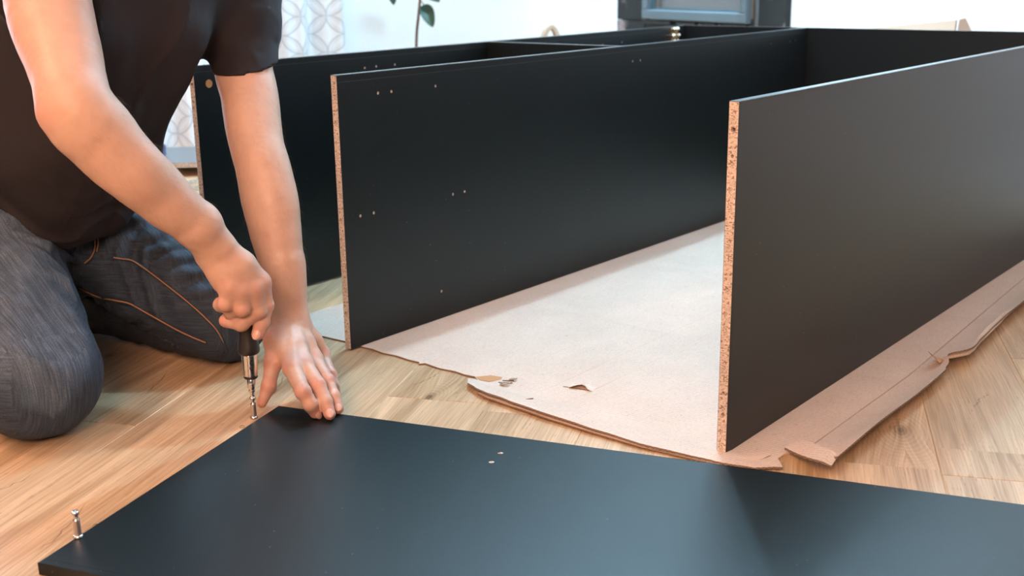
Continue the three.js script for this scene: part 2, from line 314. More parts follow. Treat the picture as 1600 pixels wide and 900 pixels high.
// the wardrobe carcass standing on its back edges on the floor
const LENGTH = 1.6935, WIDTH = 0.457, Y0 = 0.0032, VM = -0.714, VL = -1.0923;
{
  const w = base('wardrobe'); tag(w, 'large unfinished black wardrobe carcass lying on the opened cardboard, open end towards the viewer', 'wardrobe');
  const stand = (name, x, opts, len = LENGTH) => { const g = new THREE.Group(); g.name = name; g.position.set(x - T, Y0, 0); g.rotation.y = Math.PI / 2; w.add(g); buildPanel(g, len, WIDTH, opts); return g; };
  const ends = [[0.053, 0.0075, 0.0028], [0.083, 0.007, 0.0022], [0.391, 0.007, 0.0022], [0.423, 0.007, 0.0032]];
  const line = Y => [0.424].map(y => y);
  stand('side_panel', 0, { end: ends });
  stand('divider_panel', VM, { seam: WIDTH - 0.011,
    end: [[0.134, 0.007, 0.002], [0.105, 0.0065, 0.0016], [0.145, 0.0085, 0.0014], [0.425, 0.007, 0.0018], [0.40, 0.007, 0.0014], [0.37, 0.006, 0.0012], [0.35, 0.0085, 0.0014]],
    front: [hole(0.09, 0.422), hole(0.121, 0.422), hole(0.229, 0.422), hole(0.266, 0.225), hole(0.298, 0.225), hole(0.037, 0.224), hole(0.068, 0.224), hole(0.228, 0.051), hole(0.848, 0.424), hole(0.878, 0.424), hole(1.486, 0.427, 0.002), hole(1.594, 0.427, 0.002), hole(1.624, 0.428, 0.002)],
  });
  stand('side_panel', VL, { seam: WIDTH - 0.011,
    end: [[0.393, 0.007, 0.0022], [0.425, 0.007, 0.003], [0.30, 0.007, 0.0015], [0.22, 0.006, 0.0015]],
    front: [[0.032, 0.424, 0.0075], hole(0.42, 0.425), hole(0.453, 0.426), hole(0.508, 0.426), hole(1.277, 0.425), hole(1.367, 0.427)],
  });
  const cross = (name, x, z, len) => { const g = new THREE.Group(); g.name = name; g.position.set(x, Y0, z); w.add(g); buildPanel(g, len, WIDTH, {}); };
  cross('top_panel', VL - T, -LENGTH - T, -(VL - T));
  cross('shelf', VL, -0.824, VM - T - VL);
  const bore = new THREE.CylinderGeometry(0.0074, 0.0074, 0.0003, 24).rotateZ(Math.PI / 2); part('bored_hole', bore.translate(VL - 0.0004, Y0 + 0.424, -0.032), rawHole, w, 'orange raw wood inside the bored hole');
  // brass hinge screwed to the inner face of the far side panel
  const h = new THREE.Group(); h.name = 'hinge'; h.position.set(VL, Y0 + 0.432, -1.622); h.userData.label = 'brass hinge with bright rounded lugs'; w.add(h);
  part('mounting_plate', merge([span(0, 0.004, -0.028, 0.022, -0.012, 0.012), span(0.004, 0.014, -0.026, -0.012, -0.005, 0.005)]), brass, h);
  for (const [y, z] of [[-0.016, -0.010], [-0.016, 0.010], [0.0, -0.014], [0.0, 0.014], [0.018, -0.008], [0.018, 0.008]])
    part('lug', merge([new THREE.SphereGeometry(0.0062, 14, 10).translate(0.012, y, z), new THREE.CylinderGeometry(0.0035, 0.0035, 0.012, 10).rotateZ(Math.PI / 2).translate(0.006, y, z)]), brass, h);
  part('arm', new THREE.CapsuleGeometry(0.0045, 0.03, 4, 10).translate(0.012, 0.0, 0), brass, h);
}

// the loose bottom panel lying in front
const PANEL_AT = [-0.4254, 0.0006, 0.7196], PANEL_TURN = 0.3308;
const panelLocal = (x, z) => { const dx = x - PANEL_AT[0], dz = z - PANEL_AT[2], c = Math.cos(PANEL_TURN), s = Math.sin(PANEL_TURN); return [dx * c - dz * s, -(dx * s + dz * c)]; };
{
  const g = base('loose_panel', PANEL_AT, PANEL_TURN); tag(g, 'black laminated panel lying flat in the foreground with two metal bolts along its left end', 'panel');
  const holes = [[-0.2101, 0.2259], [-0.2191, 0.1973], [-0.4536, 0.6338], [-0.5601, 0.3462]].map(([x, z]) => [...panelLocal(x, z), 0.0036]);
  buildPanel(g, 1.105, 0.481, { front: holes, seam: 0.009, band: laminate, orient: q => q.rotateX(-Math.PI / 2) });
}
const PANEL_TOP = PANEL_AT[1] + T;

// ------------------------------------------------------------------ screw-in bolts and the screwdriver
function bolt(x, z, label) {
  const g = base('cam_bolt', [x, PANEL_TOP, z]); tag(g, label, 'bolt', null);
  part('collar', lathe([[0, 0], [0.0054, 0], [0.0057, 0.0012], [0.0054, 0.0030], [0.0042, 0.0038], [0, 0.0038]]), zinc, g);
  const shaft = new THREE.CylinderGeometry(0.0041, 0.0042, 0.0185, 10).translate(0, 0.0125, 0); part('shaft', shaft, std(lin(0.62, 0.55, 0.50), 0.3, { metalness: 0.9 }), g);
  part('head', lathe([[0.0040, 0.0215], [0.0043, 0.022], [0.0028, 0.0236], [0.0024, 0.0272], [0.0040, 0.0288], [0.0043, 0.0305], [0.0034, 0.0322], [0.0014, 0.0325], [0.0010, 0.0315], [0, 0.0315]]), zinc, g);
  return g;
}
bolt(-0.4429, 0.6623, 'upright metal screw-in bolt standing alone near the front corner of the loose panel');
bolt(-0.5715, 0.3163, 'metal screw-in bolt under the screwdriver tip at the far corner of the loose panel');
{
  const g = base('screwdriver', [-0.5715, PANEL_TOP + 0.030, 0.3163]); tag(g, 'short black handled screwdriver with a chrome collar gripped in the right fist', 'screwdriver');
  part('bit', lathe([[0, 0], [0.0009, 0.0002], [0.0022, 0.002], [0.0032, 0.004], [0.0034, 0.005], [0.0034, 0.016], [0, 0.016]], 6), chrome, g);
  part('bit_holder', lathe([[0.0036, 0.0095], [0.0046, 0.0100], [0.0048, 0.0120], [0.0042, 0.0135], [0.0042, 0.0155], [0.0058, 0.0165], [0.0060, 0.0300], [0, 0.0300]]), chrome, g);
  part('ring', lathe([[0.0060, 0.0292], [0.0086, 0.0300], [0.0099, 0.0315], [0.0099, 0.0335], [0.0085, 0.0345], [0, 0.0345]]), blackPlastic, g);
  const collar = part('chrome_collar', lathe([[0.0080, 0.0340], [0.0100, 0.0343], [0.0104, 0.0352], [0.0105, 0.0480], [0.0109, 0.0650], [0.0104, 0.0664], [0, 0.0664]], 40), chrome, g);
  // tiny dark print running up the collar
  const marks = []; for (const [y, h, a, w] of [[0.0405, 0.003, 0.10, 0.22], [0.0445, 0.0016, 0.02, 0.3], [0.0478, 0.004, 0.14, 0.12], [0.0478, 0.004, -0.10, 0.12], [0.0522, 0.0016, 0.02, 0.34], [0.0552, 0.003, -0.04, 0.16], [0.0583, 0.002, 0.1, 0.2]]) marks.push(new THREE.CylinderGeometry(0.01105, 0.01095, h, 4, 1, true, 0.95 + a, w).translate(0, y, 0));
  part('print', merge(marks), std(lin(0.01, 0.01, 0.01), 0.5), collar);
  part('handle', lathe([[0.0100, 0.0660], [0.0136, 0.0668], [0.0150, 0.0692], [0.0153, 0.0735], [0.0143, 0.0800], [0.0127, 0.0880], [0.0118, 0.0980], [0.0122, 0.1100], [0.0138, 0.1250], [0.0149, 0.1400], [0.0149, 0.1520], [0.0140, 0.1620], [0.0105, 0.1690], [0, 0.1710]], 36), blackPlastic, g);
}
// ------------------------------------------------------------------ opened cardboard under the wardrobe
const flat = (points, y, thick) => plate(points.map(([x, z]) => [x, z]), thick).rotateX(Math.PI / 2).translate(0, y + thick, 0);
function slab(nu, nv, fn, thick) {                      // a bent sheet with real thickness: fn(u, v) is its upper face
  const faces = [], edges = [], g = (i, j, low) => { const p = fn(i / nu, j / nv); return low ? [p[0], p[1] - thick, p[2]] : p; };
  const pos = [], uv = [], epos = [], euv = [];
  const tri = (P, U, a, b, c, ua, ub, uc) => { P.push(...a, ...b, ...c); U.push(...ua, ...ub, ...uc); };
  const quad = (P, U, a, b, c, d, f) => { tri(P, U, a, b, c, f(a), f(b), f(c)); tri(P, U, a, c, d, f(a), f(c), f(d)); };
  const top = p => [p[0], p[2]];
  for (let i = 0; i < nu; i++) for (let j = 0; j < nv; j++) {
    quad(pos, uv, g(i, j), g(i, j + 1), g(i + 1, j + 1), g(i + 1, j), top);
    quad(pos, uv, g(i, j, 1), g(i + 1, j, 1), g(i + 1, j + 1, 1), g(i, j + 1, 1), top);
  }
  let run = 0;
  const side = (a, b) => { const la = run; run += Math.hypot(b[0] - a[0], b[2] - a[2]); const lo = p => [p[0], p[1] - thick, p[2]]; const A2 = lo(a), B2 = lo(b); tri(epos, euv, a, A2, B2, [la, 0.008], [la, 0], [run, 0]); tri(epos, euv, a, B2, b, [la, 0.008], [run, 0], [run, 0.008]); };
  for (let i = 0; i < nu; i++) { side(g(i, 0), g(i + 1, 0)); side(g(i + 1, nv), g(i, nv)); }
  for (let j = 0; j < nv; j++) { side(g(nu, j), g(nu, j + 1)); side(g(0, j + 1), g(0, j)); }
  const make = (P, U) => { const q = new THREE.BufferGeometry(); q.setAttribute('position', new THREE.Float32BufferAttribute(P, 3)); q.setAttribute('uv', new THREE.Float32BufferAttribute(U, 2)); q.computeVertexNormals(); return q; };
  return [make(pos, uv), make(epos, euv)];
}
{
  const c = base('cardboard_sheet'); tag(c, 'large opened kraft cardboard box spread on the floor under the wardrobe, edges torn', 'cardboard');
  const near = [[-0.935, -0.075], [-0.905, -0.032], [-0.846, -0.020], [-0.80, -0.0225], [-0.748, -0.026], [-0.71, -0.023], [-0.687, -0.0245], [-0.66, -0.021], [-0.63, -0.0245], [-0.60, -0.022], [-0.577, -0.0235], [-0.571, -0.017], [-0.565, -0.025], [-0.53, -0.0215], [-0.50, -0.026], [-0.478, -0.0235], [-0.458, -0.026]];
  const outline = [...near, [-0.44, -0.014], [0.02, -0.012], [0.060, -0.030], [0.060, -0.048], [0.066, -0.062], [0.0745, -0.075], [0.0775, -0.10], [0.076, -0.43], [0.060, -0.80], [0.045, -1.133], [0.028, -1.77], [-0.935, -1.77]];
  part('sheet', flat(outline, 0.0003, 0.0028), kraft, c);
  part('cut_edge', merge(near.slice(0, -1).map((p, i) => { const q = near[i + 1]; const dx = q[0] - p[0], dz = q[1] - p[1], L = Math.hypot(dx, dz); return new THREE.BoxGeometry(L + 0.0006, 0.0024, 0.0006).rotateY(-Math.atan2(dz, dx)).translate((p[0] + q[0]) / 2, 0.0016, (p[1] + q[1]) / 2); })), fluteEdge, c);
  // doubled lip along the near edge, lifted off the floor
  const wob = (u, s) => 0.0016 * (noise2(u * 30, s, 4) - 0.5);
  const lipOut = [[-0.452, -0.002], [-0.436, 0.016], [-0.406, 0.029], [-0.381, 0.036], [-0.33, 0.041], [-0.266, 0.046], [-0.18, 0.0485], [-0.102, 0.048], [-0.03, 0.040], [0.02, 0.032], [0.053, 0.021], [0.068, 0.006], [0.079, -0.004]];
  const along = (line, t) => { const f = t * (line.length - 1), i = Math.min(line.length - 2, Math.floor(f)); return [mix(line[i][0], line[i + 1][0], f - i), mix(line[i][1], line[i + 1][1], f - i)]; };
  const lip = (u, v) => { const o = along(lipOut, u), i = [mix(-0.455, 0.060, u), -0.016 - 0.012 * (u > 0.9 ? (u - 0.9) * 10 : 0)], h = mix(0.0034, 0.0045 + 0.0075 * Math.exp(-Math.pow((u - 0.30) / 0.30, 2)) + 0.001 * noise2(u * 14, 2, 5), v); return [mix(i[0], o[0], v), h + 0.0006 * Math.sin(v * 3), mix(i[1], o[1] + wob(u, 1), v)]; };
  const [lf, le] = slab(72, 8, lip, 0.0028); part('front_lip', lf, kraft, c); part('cut_edge', le, fluteEdge, c);
  const [uf, ue] = slab(60, 3, (u, v) => { const o = along(lipOut.slice(2, 11), u); return [o[0] + 0.0015, 0.0038 + 0.0022 * Math.exp(-Math.pow((u - 0.3) / 0.3, 2)) - 0.0006 * v, mix(o[1] - 0.03, o[1] + 0.0008 + 0.4 * wob(u, 8), v)]; }, 0.0022);
  part('under_layer', uf, kraft, c); part('cut_edge', ue, fluteEdge, c);
  // torn corner of the lip: brown inner ply, slots, a slit and a lifted scrap
  part('torn_ply', flat([[-0.4545, -0.024], [-0.4405, -0.044], [-0.4210, -0.048], [-0.4165, -0.040], [-0.4240, -0.020], [-0.4400, -0.017]], 0.0034, 0.0005), kraftBrown, c, 'bare brown inner ply');
  for (const [x, z, w, a] of [[-0.402, -0.040, 0.018, 0.6], [-0.396, -0.032, 0.014, 0.6], [-0.404, -0.026, 0.010, 0.2], [-0.325, 0.018, 0.030, 0.95], [-0.384, 0.024, 0.030, -0.3]]) part('torn_slot', new THREE.BoxGeometry(w, 0.0008, 0.0018).rotateY(a).translate(x, z > 0 ? 0.0088 : 0.0046, z), std(lin(0.10, 0.06, 0.04), 0.95), c, 'dark torn slot');
  for (const [x, z, w, a] of [[-0.398, -0.047, 0.012, 0.3], [-0.394, -0.022, 0.016, 0.7]]) part('torn_scrap', new THREE.BoxGeometry(w, 0.0012, 0.006).rotateZ(0.15).rotateY(a).translate(x, 0.0062, z), kraftPale, c);
  const [sf, se] = slab(6, 4, (u, v) => [-0.318 + 0.040 * u + 0.006 * v, 0.0034 + 0.007 * Math.sin(u * Math.PI) * v, -0.094 + 0.020 * v - 0.010 * u + 0.004 * Math.sin(u * 9)], 0.0006); part('torn_scrap', merge([sf, se]), std(lin(0.66, 0.56, 0.48), 0.9), c, 'small curled paper scrap');
  part('torn_slot', new THREE.BoxGeometry(0.042, 0.0006, 0.002).rotateY(0.24).translate(-0.300, 0.0033, -0.078), std(lin(0.12, 0.08, 0.055), 0.95), c, 'dark torn slot');
  // pressed creases
  for (const [x, w] of [[-0.335, 0.0022], [-0.275, 0.0018]]) part('crease', box(w, 0.0003, 1.6, x, 0.0032, -0.84), kraft, c);
  part('crease', tube([[-0.36, 0.0040, 0.004], [-0.24, 0.0046, 0.012], [-0.12, 0.0046, 0.012], [-0.01, 0.0042, 0.006]], 0.0009, 30, 6), kraft, c);
  // long flap on the right, rising to its torn outer edge
  const foldX = z => z > -0.43 ? 0.078 : mix(0.078, 0.047, (-0.43 - z) / 0.70), outX = z => {
    let x = z > -0.45 ? mix(0.137, 0.129, (-0.03 - z) / 0.42) : mix(0.126, 0.100, (-0.45 - z) / 1.0);
    x -= 0.016 * Math.exp(-Math.pow((z + 0.505) / 0.022, 2)); x += 0.010 * Math.exp(-Math.pow((z + 0.56) / 0.05, 2)); x += 0.005 * (noise2(z * 14, 3, 2) - 0.5) * sstep(-0.5, -0.6, z);
    return x; };
  const flap = (u, v) => { const z = mix(-0.036 - 0.05 * (1 - v), -1.77, u), h = 0.0036 + v * (0.016 + 0.006 * noise2(z * 6, 1, 3) + 0.008 * Math.exp(-Math.pow((z + 0.54) / 0.07, 2))) - 0.004 * Math.sin(v * Math.PI); return [mix(foldX(z), outX(z), v), h, z]; };
  const [ff, fe] = slab(170, 10, flap, 0.0030); part('side_flap', ff, kraft, c); part('cut_edge', fe, fluteEdge, c);
  part('fold', tube(Array.from({ length: 30 }, (_, i) => { const z = mix(-0.09, -1.76, i / 29); return [foldX(z) - 0.001, 0.0032, z]; }), 0.0011, 60, 6), kraft, c);
  const [f2, e2] = slab(16, 3, (u, v) => { const z = mix(-0.50, -0.90, u); return [outX(z) - 0.007 + 0.010 * v * Math.sin(u * Math.PI) * (1 - 0.4 * u), 0.018 + 0.006 * Math.sin(u * Math.PI) * (1 - v) + 0.003 * noise2(u * 7, v * 3, 6), z]; }, 0.0012); part('torn_ply', merge([f2, e2]), kraft, c, 'peeled strip along the flap edge');
  const [f3, e3] = slab(5, 2, (u, v) => [0.088 + 0.022 * u, 0.021 + 0.012 * v * (1 - u), -0.500 + 0.018 * v + 0.01 * u], 0.0008); part('torn_ply', merge([f3, e3]), kraftBrown, c);
  // small folded tab at the near end of the flap
  const [tf, te] = slab(14, 5, (u, v) => { const x = mix(0.060, 0.136, u) + 0.010 * v * (1 - u) - 0.004 * v, z = mix(-0.047, -0.016, u) - 0.034 * v * (1 - 0.15 * u) + 0.006 * Math.sin(u * 3.1) * (1 - v) - 0.006 * sstep(0.8, 1, u); return [x, 0.0120 + 0.0100 * u + 0.003 * v - 0.006 * sstep(0.80, 1.0, u) * u, z]; }, 0.0030);
  part('tab', tf, kraft, c, 'folded end tab'); part('cut_edge', te, fluteEdge, c);
  part('torn_ply', flat([[0.012, 0.014], [0.030, -0.006], [0.044, -0.026], [0.050, -0.030], [0.047, -0.010], [0.040, 0.004], [0.052, 0.010], [0.040, 0.018]], 0.0050, 0.0004), kraftPale, c, 'pale torn paper patch');
}

// ------------------------------------------------------------------ spare boards lying behind the wardrobe
{
  const tan = std(lin(0.66, 0.47, 0.29), 0.75, { bumpMap: chipTex, bumpScale: 0.0003 });
  const lay = (name, w, d, x, y, z, turn, topMat, label, group) => {
    const b = base(name, [x, y, z], turn); tag(b, label, 'board');
    part('chipboard_core', span(-w / 2, w / 2, 0, 0.0136, -d / 2, d / 2), chipboard, b); part('top_face', span(-w / 2, w / 2, 0.0136, 0.0146, -d / 2, d / 2), topMat, b);
  };
  lay('spare_board', 0.40, 0.70, -2.415, 0.0006, -0.93, 0.06, tan, 'bare tan board at the bottom of the stack behind the wardrobe');
  lay('spare_board', 0.38, 0.66, -2.440, 0.0158, -0.92, 0.16, tan, 'bare tan board in the middle of the stack behind the wardrobe');
  const bat = base('batten', [-2.47, 0.031, -0.95], 0.742); tag(bat, 'short raw wooden batten propping up the grey board behind the wardrobe', 'batten'); part('bar', chamferBox(0.30, 0.029, 0.10, 0.002), chipboard, bat);
  lay('spare_board', 0.40, 0.34, -2.385, 0.0602, -0.905, 0.742, std(lin(0.155, 0.175, 0.185), 0.35), 'grey laminated board on top of the stack behind the wardrobe');
  const k = base('blue_clip', [-2.462, 0.0752, -0.830], 0.742); tag(k, 'tiny blue plastic clip standing on the grey board', 'clip');
  part('body', chamferBox(0.014, 0.034, 0.010, 0.002), std(lin(0.10, 0.16, 0.36), 0.5), k); part('jaw', chamferBox(0.008, 0.012, 0.016, 0.002).translate(0.004, 0.018, 0), std(lin(0.08, 0.12, 0.30), 0.5), k);
}

// ------------------------------------------------------------------ patterned curtain
{
  const PX = 0.166, PY = 0.134;
  const ct = texture(332, 268, (u, v) => {
    // circles on a grid turned by 45 degrees: petals run along the diagonals, four-pointed stars between them
    let line = 0; const p = Math.SQRT1_2, r = p / Math.SQRT2;
    for (let i = -2; i <= 2; i++) for (let j = -2; j <= 2; j++) for (const o of [[0.5, 0], [0, 0.5]]) {
      const d = Math.hypot(u - i - o[0], v - j - o[1]);
      line = Math.max(line, 0.62 * (1 - sstep(0.016, 0.030, Math.abs(d - 0.5))), 0.30 * (1 - sstep(0.010, 0.020, Math.abs(d - 0.43))));
    }
    const w = 0.5 + 0.5 * noise2(u * 160, v * 160, 3), k = 1 - 0.06 * w;
    return [mix(0.80, 0.36, line) * k, mix(0.83, 0.385, line) * k, mix(0.85, 0.415, line) * k];
  }, [PX, PY]);
  const cloth = std(0xffffff, 0.9, { map: ct, side: THREE.DoubleSide, sheen: 0.2, transmission: 0.12, thickness: 0 });
  const c = inRoom('curtain', -3.12, 0, 0); tag(c, 'white curtain with a grey pattern of interlocking petals hanging in soft folds to the floor', 'curtain');
  const nz = 300, ny = 6, z0 = -0.573, z1 = 0.95, P = [], U = [], I = []; let run = 0, px = 0, pz = z0;
  for (let i = 0; i <= nz; i++) {
    const z = mix(z0, z1, i / nz), s = (z - z0), x = 0.030 * Math.sin(s * 36 + 0.9 * Math.sin(s * 9)) + 0.014 * Math.sin(s * 83 + 1);
    if (i) run += Math.hypot(x - px, z - pz); px = x; pz = z;
    for (let j = 0; j <= ny; j++) { const y = mix(0.012, 2.36, j / ny); P.push(x * (1 - 0.25 * j / ny), y, z); U.push(-run, y); }
  }
  for (let i = 0; i < nz; i++) for (let j = 0; j < ny; j++) { const a = i * (ny + 1) + j, b = a + ny + 1; I.push(a, b, a + 1, b, b + 1, a + 1); }
  const g = new THREE.BufferGeometry(); g.setAttribute('position', new THREE.Float32BufferAttribute(P, 3)); g.setAttribute('uv', new THREE.Float32BufferAttribute(U, 2)); g.setIndex(I); g.computeVertexNormals();
  part('cloth', g, cloth, c);
  const rod = inRoom('curtain_rod', -3.12, 2.385, 0.8); tag(rod, 'slim white curtain rod over the window, above the patterned curtain', 'rod');
  part('bar', new THREE.CylinderGeometry(0.011, 0.011, 3.2, 16).rotateX(Math.PI / 2), whiteTrim, rod);
  for (const z of [-1.2, 1.2]) part('bracket', span(-0.32, 0, -0.008, 0.008, z - 0.01, z + 0.01), whiteTrim, rod);
}

// ------------------------------------------------------------------ rubber plant
{
  const leafMat = std(lin(0.016, 0.055, 0.028), 0.48), under = leafMat;
  const p = base('potted_plant', [-2.10, 0, -1.60]); tag(p, 'rubber plant with a thin brown stem and glossy dark green leaves by the white wall', 'plant');
  const o = [-2.10, 0, -1.60], rel = q => [q[0] - o[0], q[1] - o[1], q[2] - o[2]];
  part('pot', lathe([[0, 0], [0.085, 0], [0.105, 0.18], [0.112, 0.185], [0.112, 0.20], [0.100, 0.20], [0.098, 0.165], [0, 0.165]], 36), std(lin(0.72, 0.72, 0.70), 0.5), p);
  part('soil', new THREE.CylinderGeometry(0.097, 0.094, 0.012, 28).translate(0, 0.166, 0), std(lin(0.05, 0.035, 0.025), 1), p);
  part('stem', tube([[-2.10, 0.16, -1.60], [-2.103, 0.26, -1.612], [-2.111, 0.377, -1.627], [-2.117, 0.424, -1.638], [-2.121, 0.476, -1.653], [-2.126, 0.529, -1.668], [-2.137, 0.613, -1.689], [-2.14, 0.75, -1.70], [-2.12, 0.95, -1.69], [-2.13, 1.15, -1.68]].map(rel), 0.0047, 60, 8), std(lin(0.115, 0.055, 0.035), 0.8), p);
  const leaf = (from, tip, width, nrm, node) => {
    const A = new THREE.Vector3(...from), B = new THREE.Vector3(...tip), L = B.clone().sub(A), N = new THREE.Vector3(...nrm), S = new THREE.Vector3().crossVectors(L, N).normalize(); N.crossVectors(S, L).normalize();
    const at = (u, v) => { const w = width * 0.5 * Math.pow(Math.sin(Math.PI * Math.pow(u, 0.85)), 0.62) * (1 - 0.10 * u); const q = A.clone().addScaledVector(L, u).addScaledVector(S, (v - 0.5) * 2 * w).addScaledVector(N, Math.sin(u * Math.PI) * L.length() * 0.10 + Math.abs(v - 0.5) * w * 0.7); return q.toArray(); };
    const P = [], I = [], nu = 16, nv = 8, th = N.clone().multiplyScalar(-0.0009);
    for (const s of [0, 1]) for (let i = 0; i <= nu; i++) for (let j = 0; j <= nv; j++) { const q = at(i / nu, j / nv); P.push(q[0] + th.x * s, q[1] + th.y * s, q[2] + th.z * s); }
    const M = (nu + 1) * (nv + 1);
    for (let i = 0; i < nu; i++) for (let j = 0; j < nv; j++) { const a = i * (nv + 1) + j, b = a + nv + 1; I.push(a, b, a + 1, b, b + 1, a + 1, M + a, M + a + 1, M + b, M + b, M + a + 1, M + b + 1); }
    for (let i = 0; i < nu; i++) for (const j of [0, nv]) { const a = i * (nv + 1) + j, b = a + nv + 1; I.push(a, M + a, b, b, M + a, M + b); }
    const g = new THREE.BufferGeometry(); g.setAttribute('position', new THREE.Float32BufferAttribute(P, 3)); g.setIndex(I); g.computeVertexNormals();
    const m = part('leaf', g, leafMat, p);
    part('petiole', tube([node, [(node[0] + from[0]) / 2, (node[1] + from[1]) / 2 + 0.004, (node[2] + from[2]) / 2], from], 0.0018, 8, 6), std(lin(0.10, 0.10, 0.04), 0.6), m);
  };
  const cam = [0.61, 0.3, 0.74];
  leaf(rel([-2.107, 0.514, -1.666]), rel([-2.056, 0.440, -1.654]), 0.050, cam, rel([-2.125, 0.522, -1.668]));
  leaf(rel([-2.100, 0.545, -1.669]), rel([-2.036, 0.522, -1.668]), 0.056, [0.3, 0.9, 0.5], rel([-2.128, 0.545, -1.672]));
  leaf(rel([-2.205, 0.600, -1.612]), rel([-2.177, 0.513, -1.592]), 0.042, cam, rel([-2.137, 0.613, -1.689]));
  for (let i = 0; i < 11; i++) { const y = 0.66 + i * 0.05, a = i * 2.4, d = [Math.cos(a), 0, Math.sin(a)], n = [-2.135 + 0.01 * Math.sin(i), y, -1.695]; leaf(rel([n[0] + d[0] * 0.03, y + 0.01, n[2] + d[2] * 0.03]), rel([n[0] + d[0] * 0.12, y + 0.01 - 0.02 * (i % 3), n[2] + d[2] * 0.12]), 0.052, [0, 1, 0.1], rel(n)); }
}

// ------------------------------------------------------------------ corner stove set in a dark stone surround
{
  const stoneTex = texture(512, 512, (u, v) => {
    const b = fbm(u * 5, v * 5, 3, 5), c = fbm(u * 11, v * 9, 40, 4), s = sstep(0.40, 0.52, c) * sstep(0.38, 0.50, b), w = 0.7 + 0.6 * noise2(u * 120, v * 120, 9);
    return [mix(0.004, 0.27, s) * w, mix(0.0045, 0.205, s) * w, mix(0.005, 0.21, s) * w];
  }, [0.7, 0.7]);
  const stone = std(0xffffff, 0.7, { map: stoneTex, bumpMap: stoneTex, bumpScale: 0.003 });
  const s = base('trim_1', [0, 0, 0], ROOM); tag(s, 'dark mottled stone surround framing the stove on the white back wall', null, null, 'structure');
  const xs = [-3.067, -2.852, -2.148, -2.001], ys = [0, 0.419, 1.06, 1.62], g = 0.002;
  for (let i = 0; i < 3; i++) for (let j = 0; j < 3; j++) { if (i === 1 && j === 1) continue; const w = xs[i + 1] - xs[i] - 2 * g, h = ys[j + 1] - ys[j] - 2 * g, t = plate([[-w / 2, 0], [w / 2, 0], [w / 2, h], [-w / 2, h]], 0.022, [], 0.002).translate((xs[i] + xs[i + 1]) / 2, ys[j] + g, Z0 + 0.001); const uv = t.attributes.uv; for (let k = 0; k < uv.count; k++) uv.setXY(k, uv.getX(k) + i * 0.37 + j * 0.2, uv.getY(k) + j * 0.41); part('tile', t, stone, s); }
  part('grout', span(-3.06, -2.01, 0.002, 1.615, Z0 + 0.0002, Z0 + 0.003), std(lin(0.13, 0.13, 0.13), 0.9), s);
  const f = inRoom('stove', 0, 0, 0); tag(f, 'built-in stove with a blue grey metal door and glass in the stone surround', 'stove');
  const paint = std(lin(0.085, 0.110, 0.125), 0.5), x0 = -2.829, x1 = -2.171, y0 = 0.430, y1 = 1.03, r = 0.036, zf = Z0 + 0.032;
  const frame = (xa, xb, ya, yb) => part('door_frame', chamferBox(xb - xa, 0.028, yb - ya, 0.004).rotateX(Math.PI / 2).translate((xa + xb) / 2, (ya + yb) / 2, zf - 0.014 + 0.014), paint, f);
  frame(x0, x1, y0, y0 + r); frame(x0, x1, y1 - r, y1); frame(x0, x0 + r, y0 + r, y1 - r); frame(x1 - r, x1, y0 + r, y1 - r);
  part('door_bead', merge([span(x0 + r, x1 - r, y0 + r, y0 + r + 0.008, zf - 0.010, zf + 0.006), span(x0 + r, x0 + r + 0.012, y0 + r, y1 - r, zf - 0.010, zf + 0.006), span(x1 - r - 0.012, x1 - r, y0 + r, y1 - r, zf - 0.010, zf + 0.006)]), std(lin(0.055, 0.085, 0.10), 0.4), f);
  part('pane', span(x0 + r, x1 - r, y0 + r, y1 - r, zf - 0.014, zf - 0.010), std(0xffffff, 0.03, { transmission: 1, thickness: 0 }), f);
  part('handle', tube([[x1 - 0.02, 0.62, zf + 0.014], [x1 - 0.02, 0.63, zf + 0.05], [x1 - 0.02, 0.80, zf + 0.05], [x1 - 0.02, 0.81, zf + 0.014]], 0.008, 20, 8), paint, f);
  const brick = std(lin(0.42, 0.30, 0.21), 0.95, { bumpMap: stoneTex, bumpScale: 0.004 }), zb = Z0 - 0.135;
  part('firebox', merge([span(-2.79, -2.21, 0.444, 0.452, zb, zf - 0.02), span(-2.79, -2.21, 0.99, 1.0, zb, zf - 0.02), span(-2.80, -2.79, 0.444, 1.0, zb, zf - 0.02), span(-2.21, -2.20, 0.444, 1.0, zb, zf - 0.02), span(-2.80, -2.20, 0.444, 1.0, zb - 0.005, zb)]), brick, f);
  const bark = std(lin(0.20, 0.12, 0.07), 0.95), ash = std(lin(0.48, 0.44, 0.40), 1);
  part('ash_bed', box(0.56, 0.012, 0.10, -2.5, 0.458, Z0 - 0.07), ash, f);
  for (const [x, y, z, l, a] of [[-2.62, 0.488, Z0 - 0.05, 0.30, 0.1], [-2.38, 0.488, Z0 - 0.06, 0.28, -0.15], [-2.50, 0.540, Z0 - 0.07, 0.34, 0.05]]) part('log', new THREE.CylinderGeometry(0.026, 0.030, l, 9).rotateZ(Math.PI / 2).rotateY(a).translate(x, y, z), bark, f);
  for (const [a, b] of [[-2.845, -2.66], [-2.62, -2.50], [-2.46, -2.38], [-2.34, -2.20]]) part('vent', chamferBox(b - a, 0.012, 0.016, 0.001).translate((a + b) / 2, 0.412, Z0 + 0.03), std(lin(0.015, 0.017, 0.018), 0.5), f, 'black vent slot cover');
}

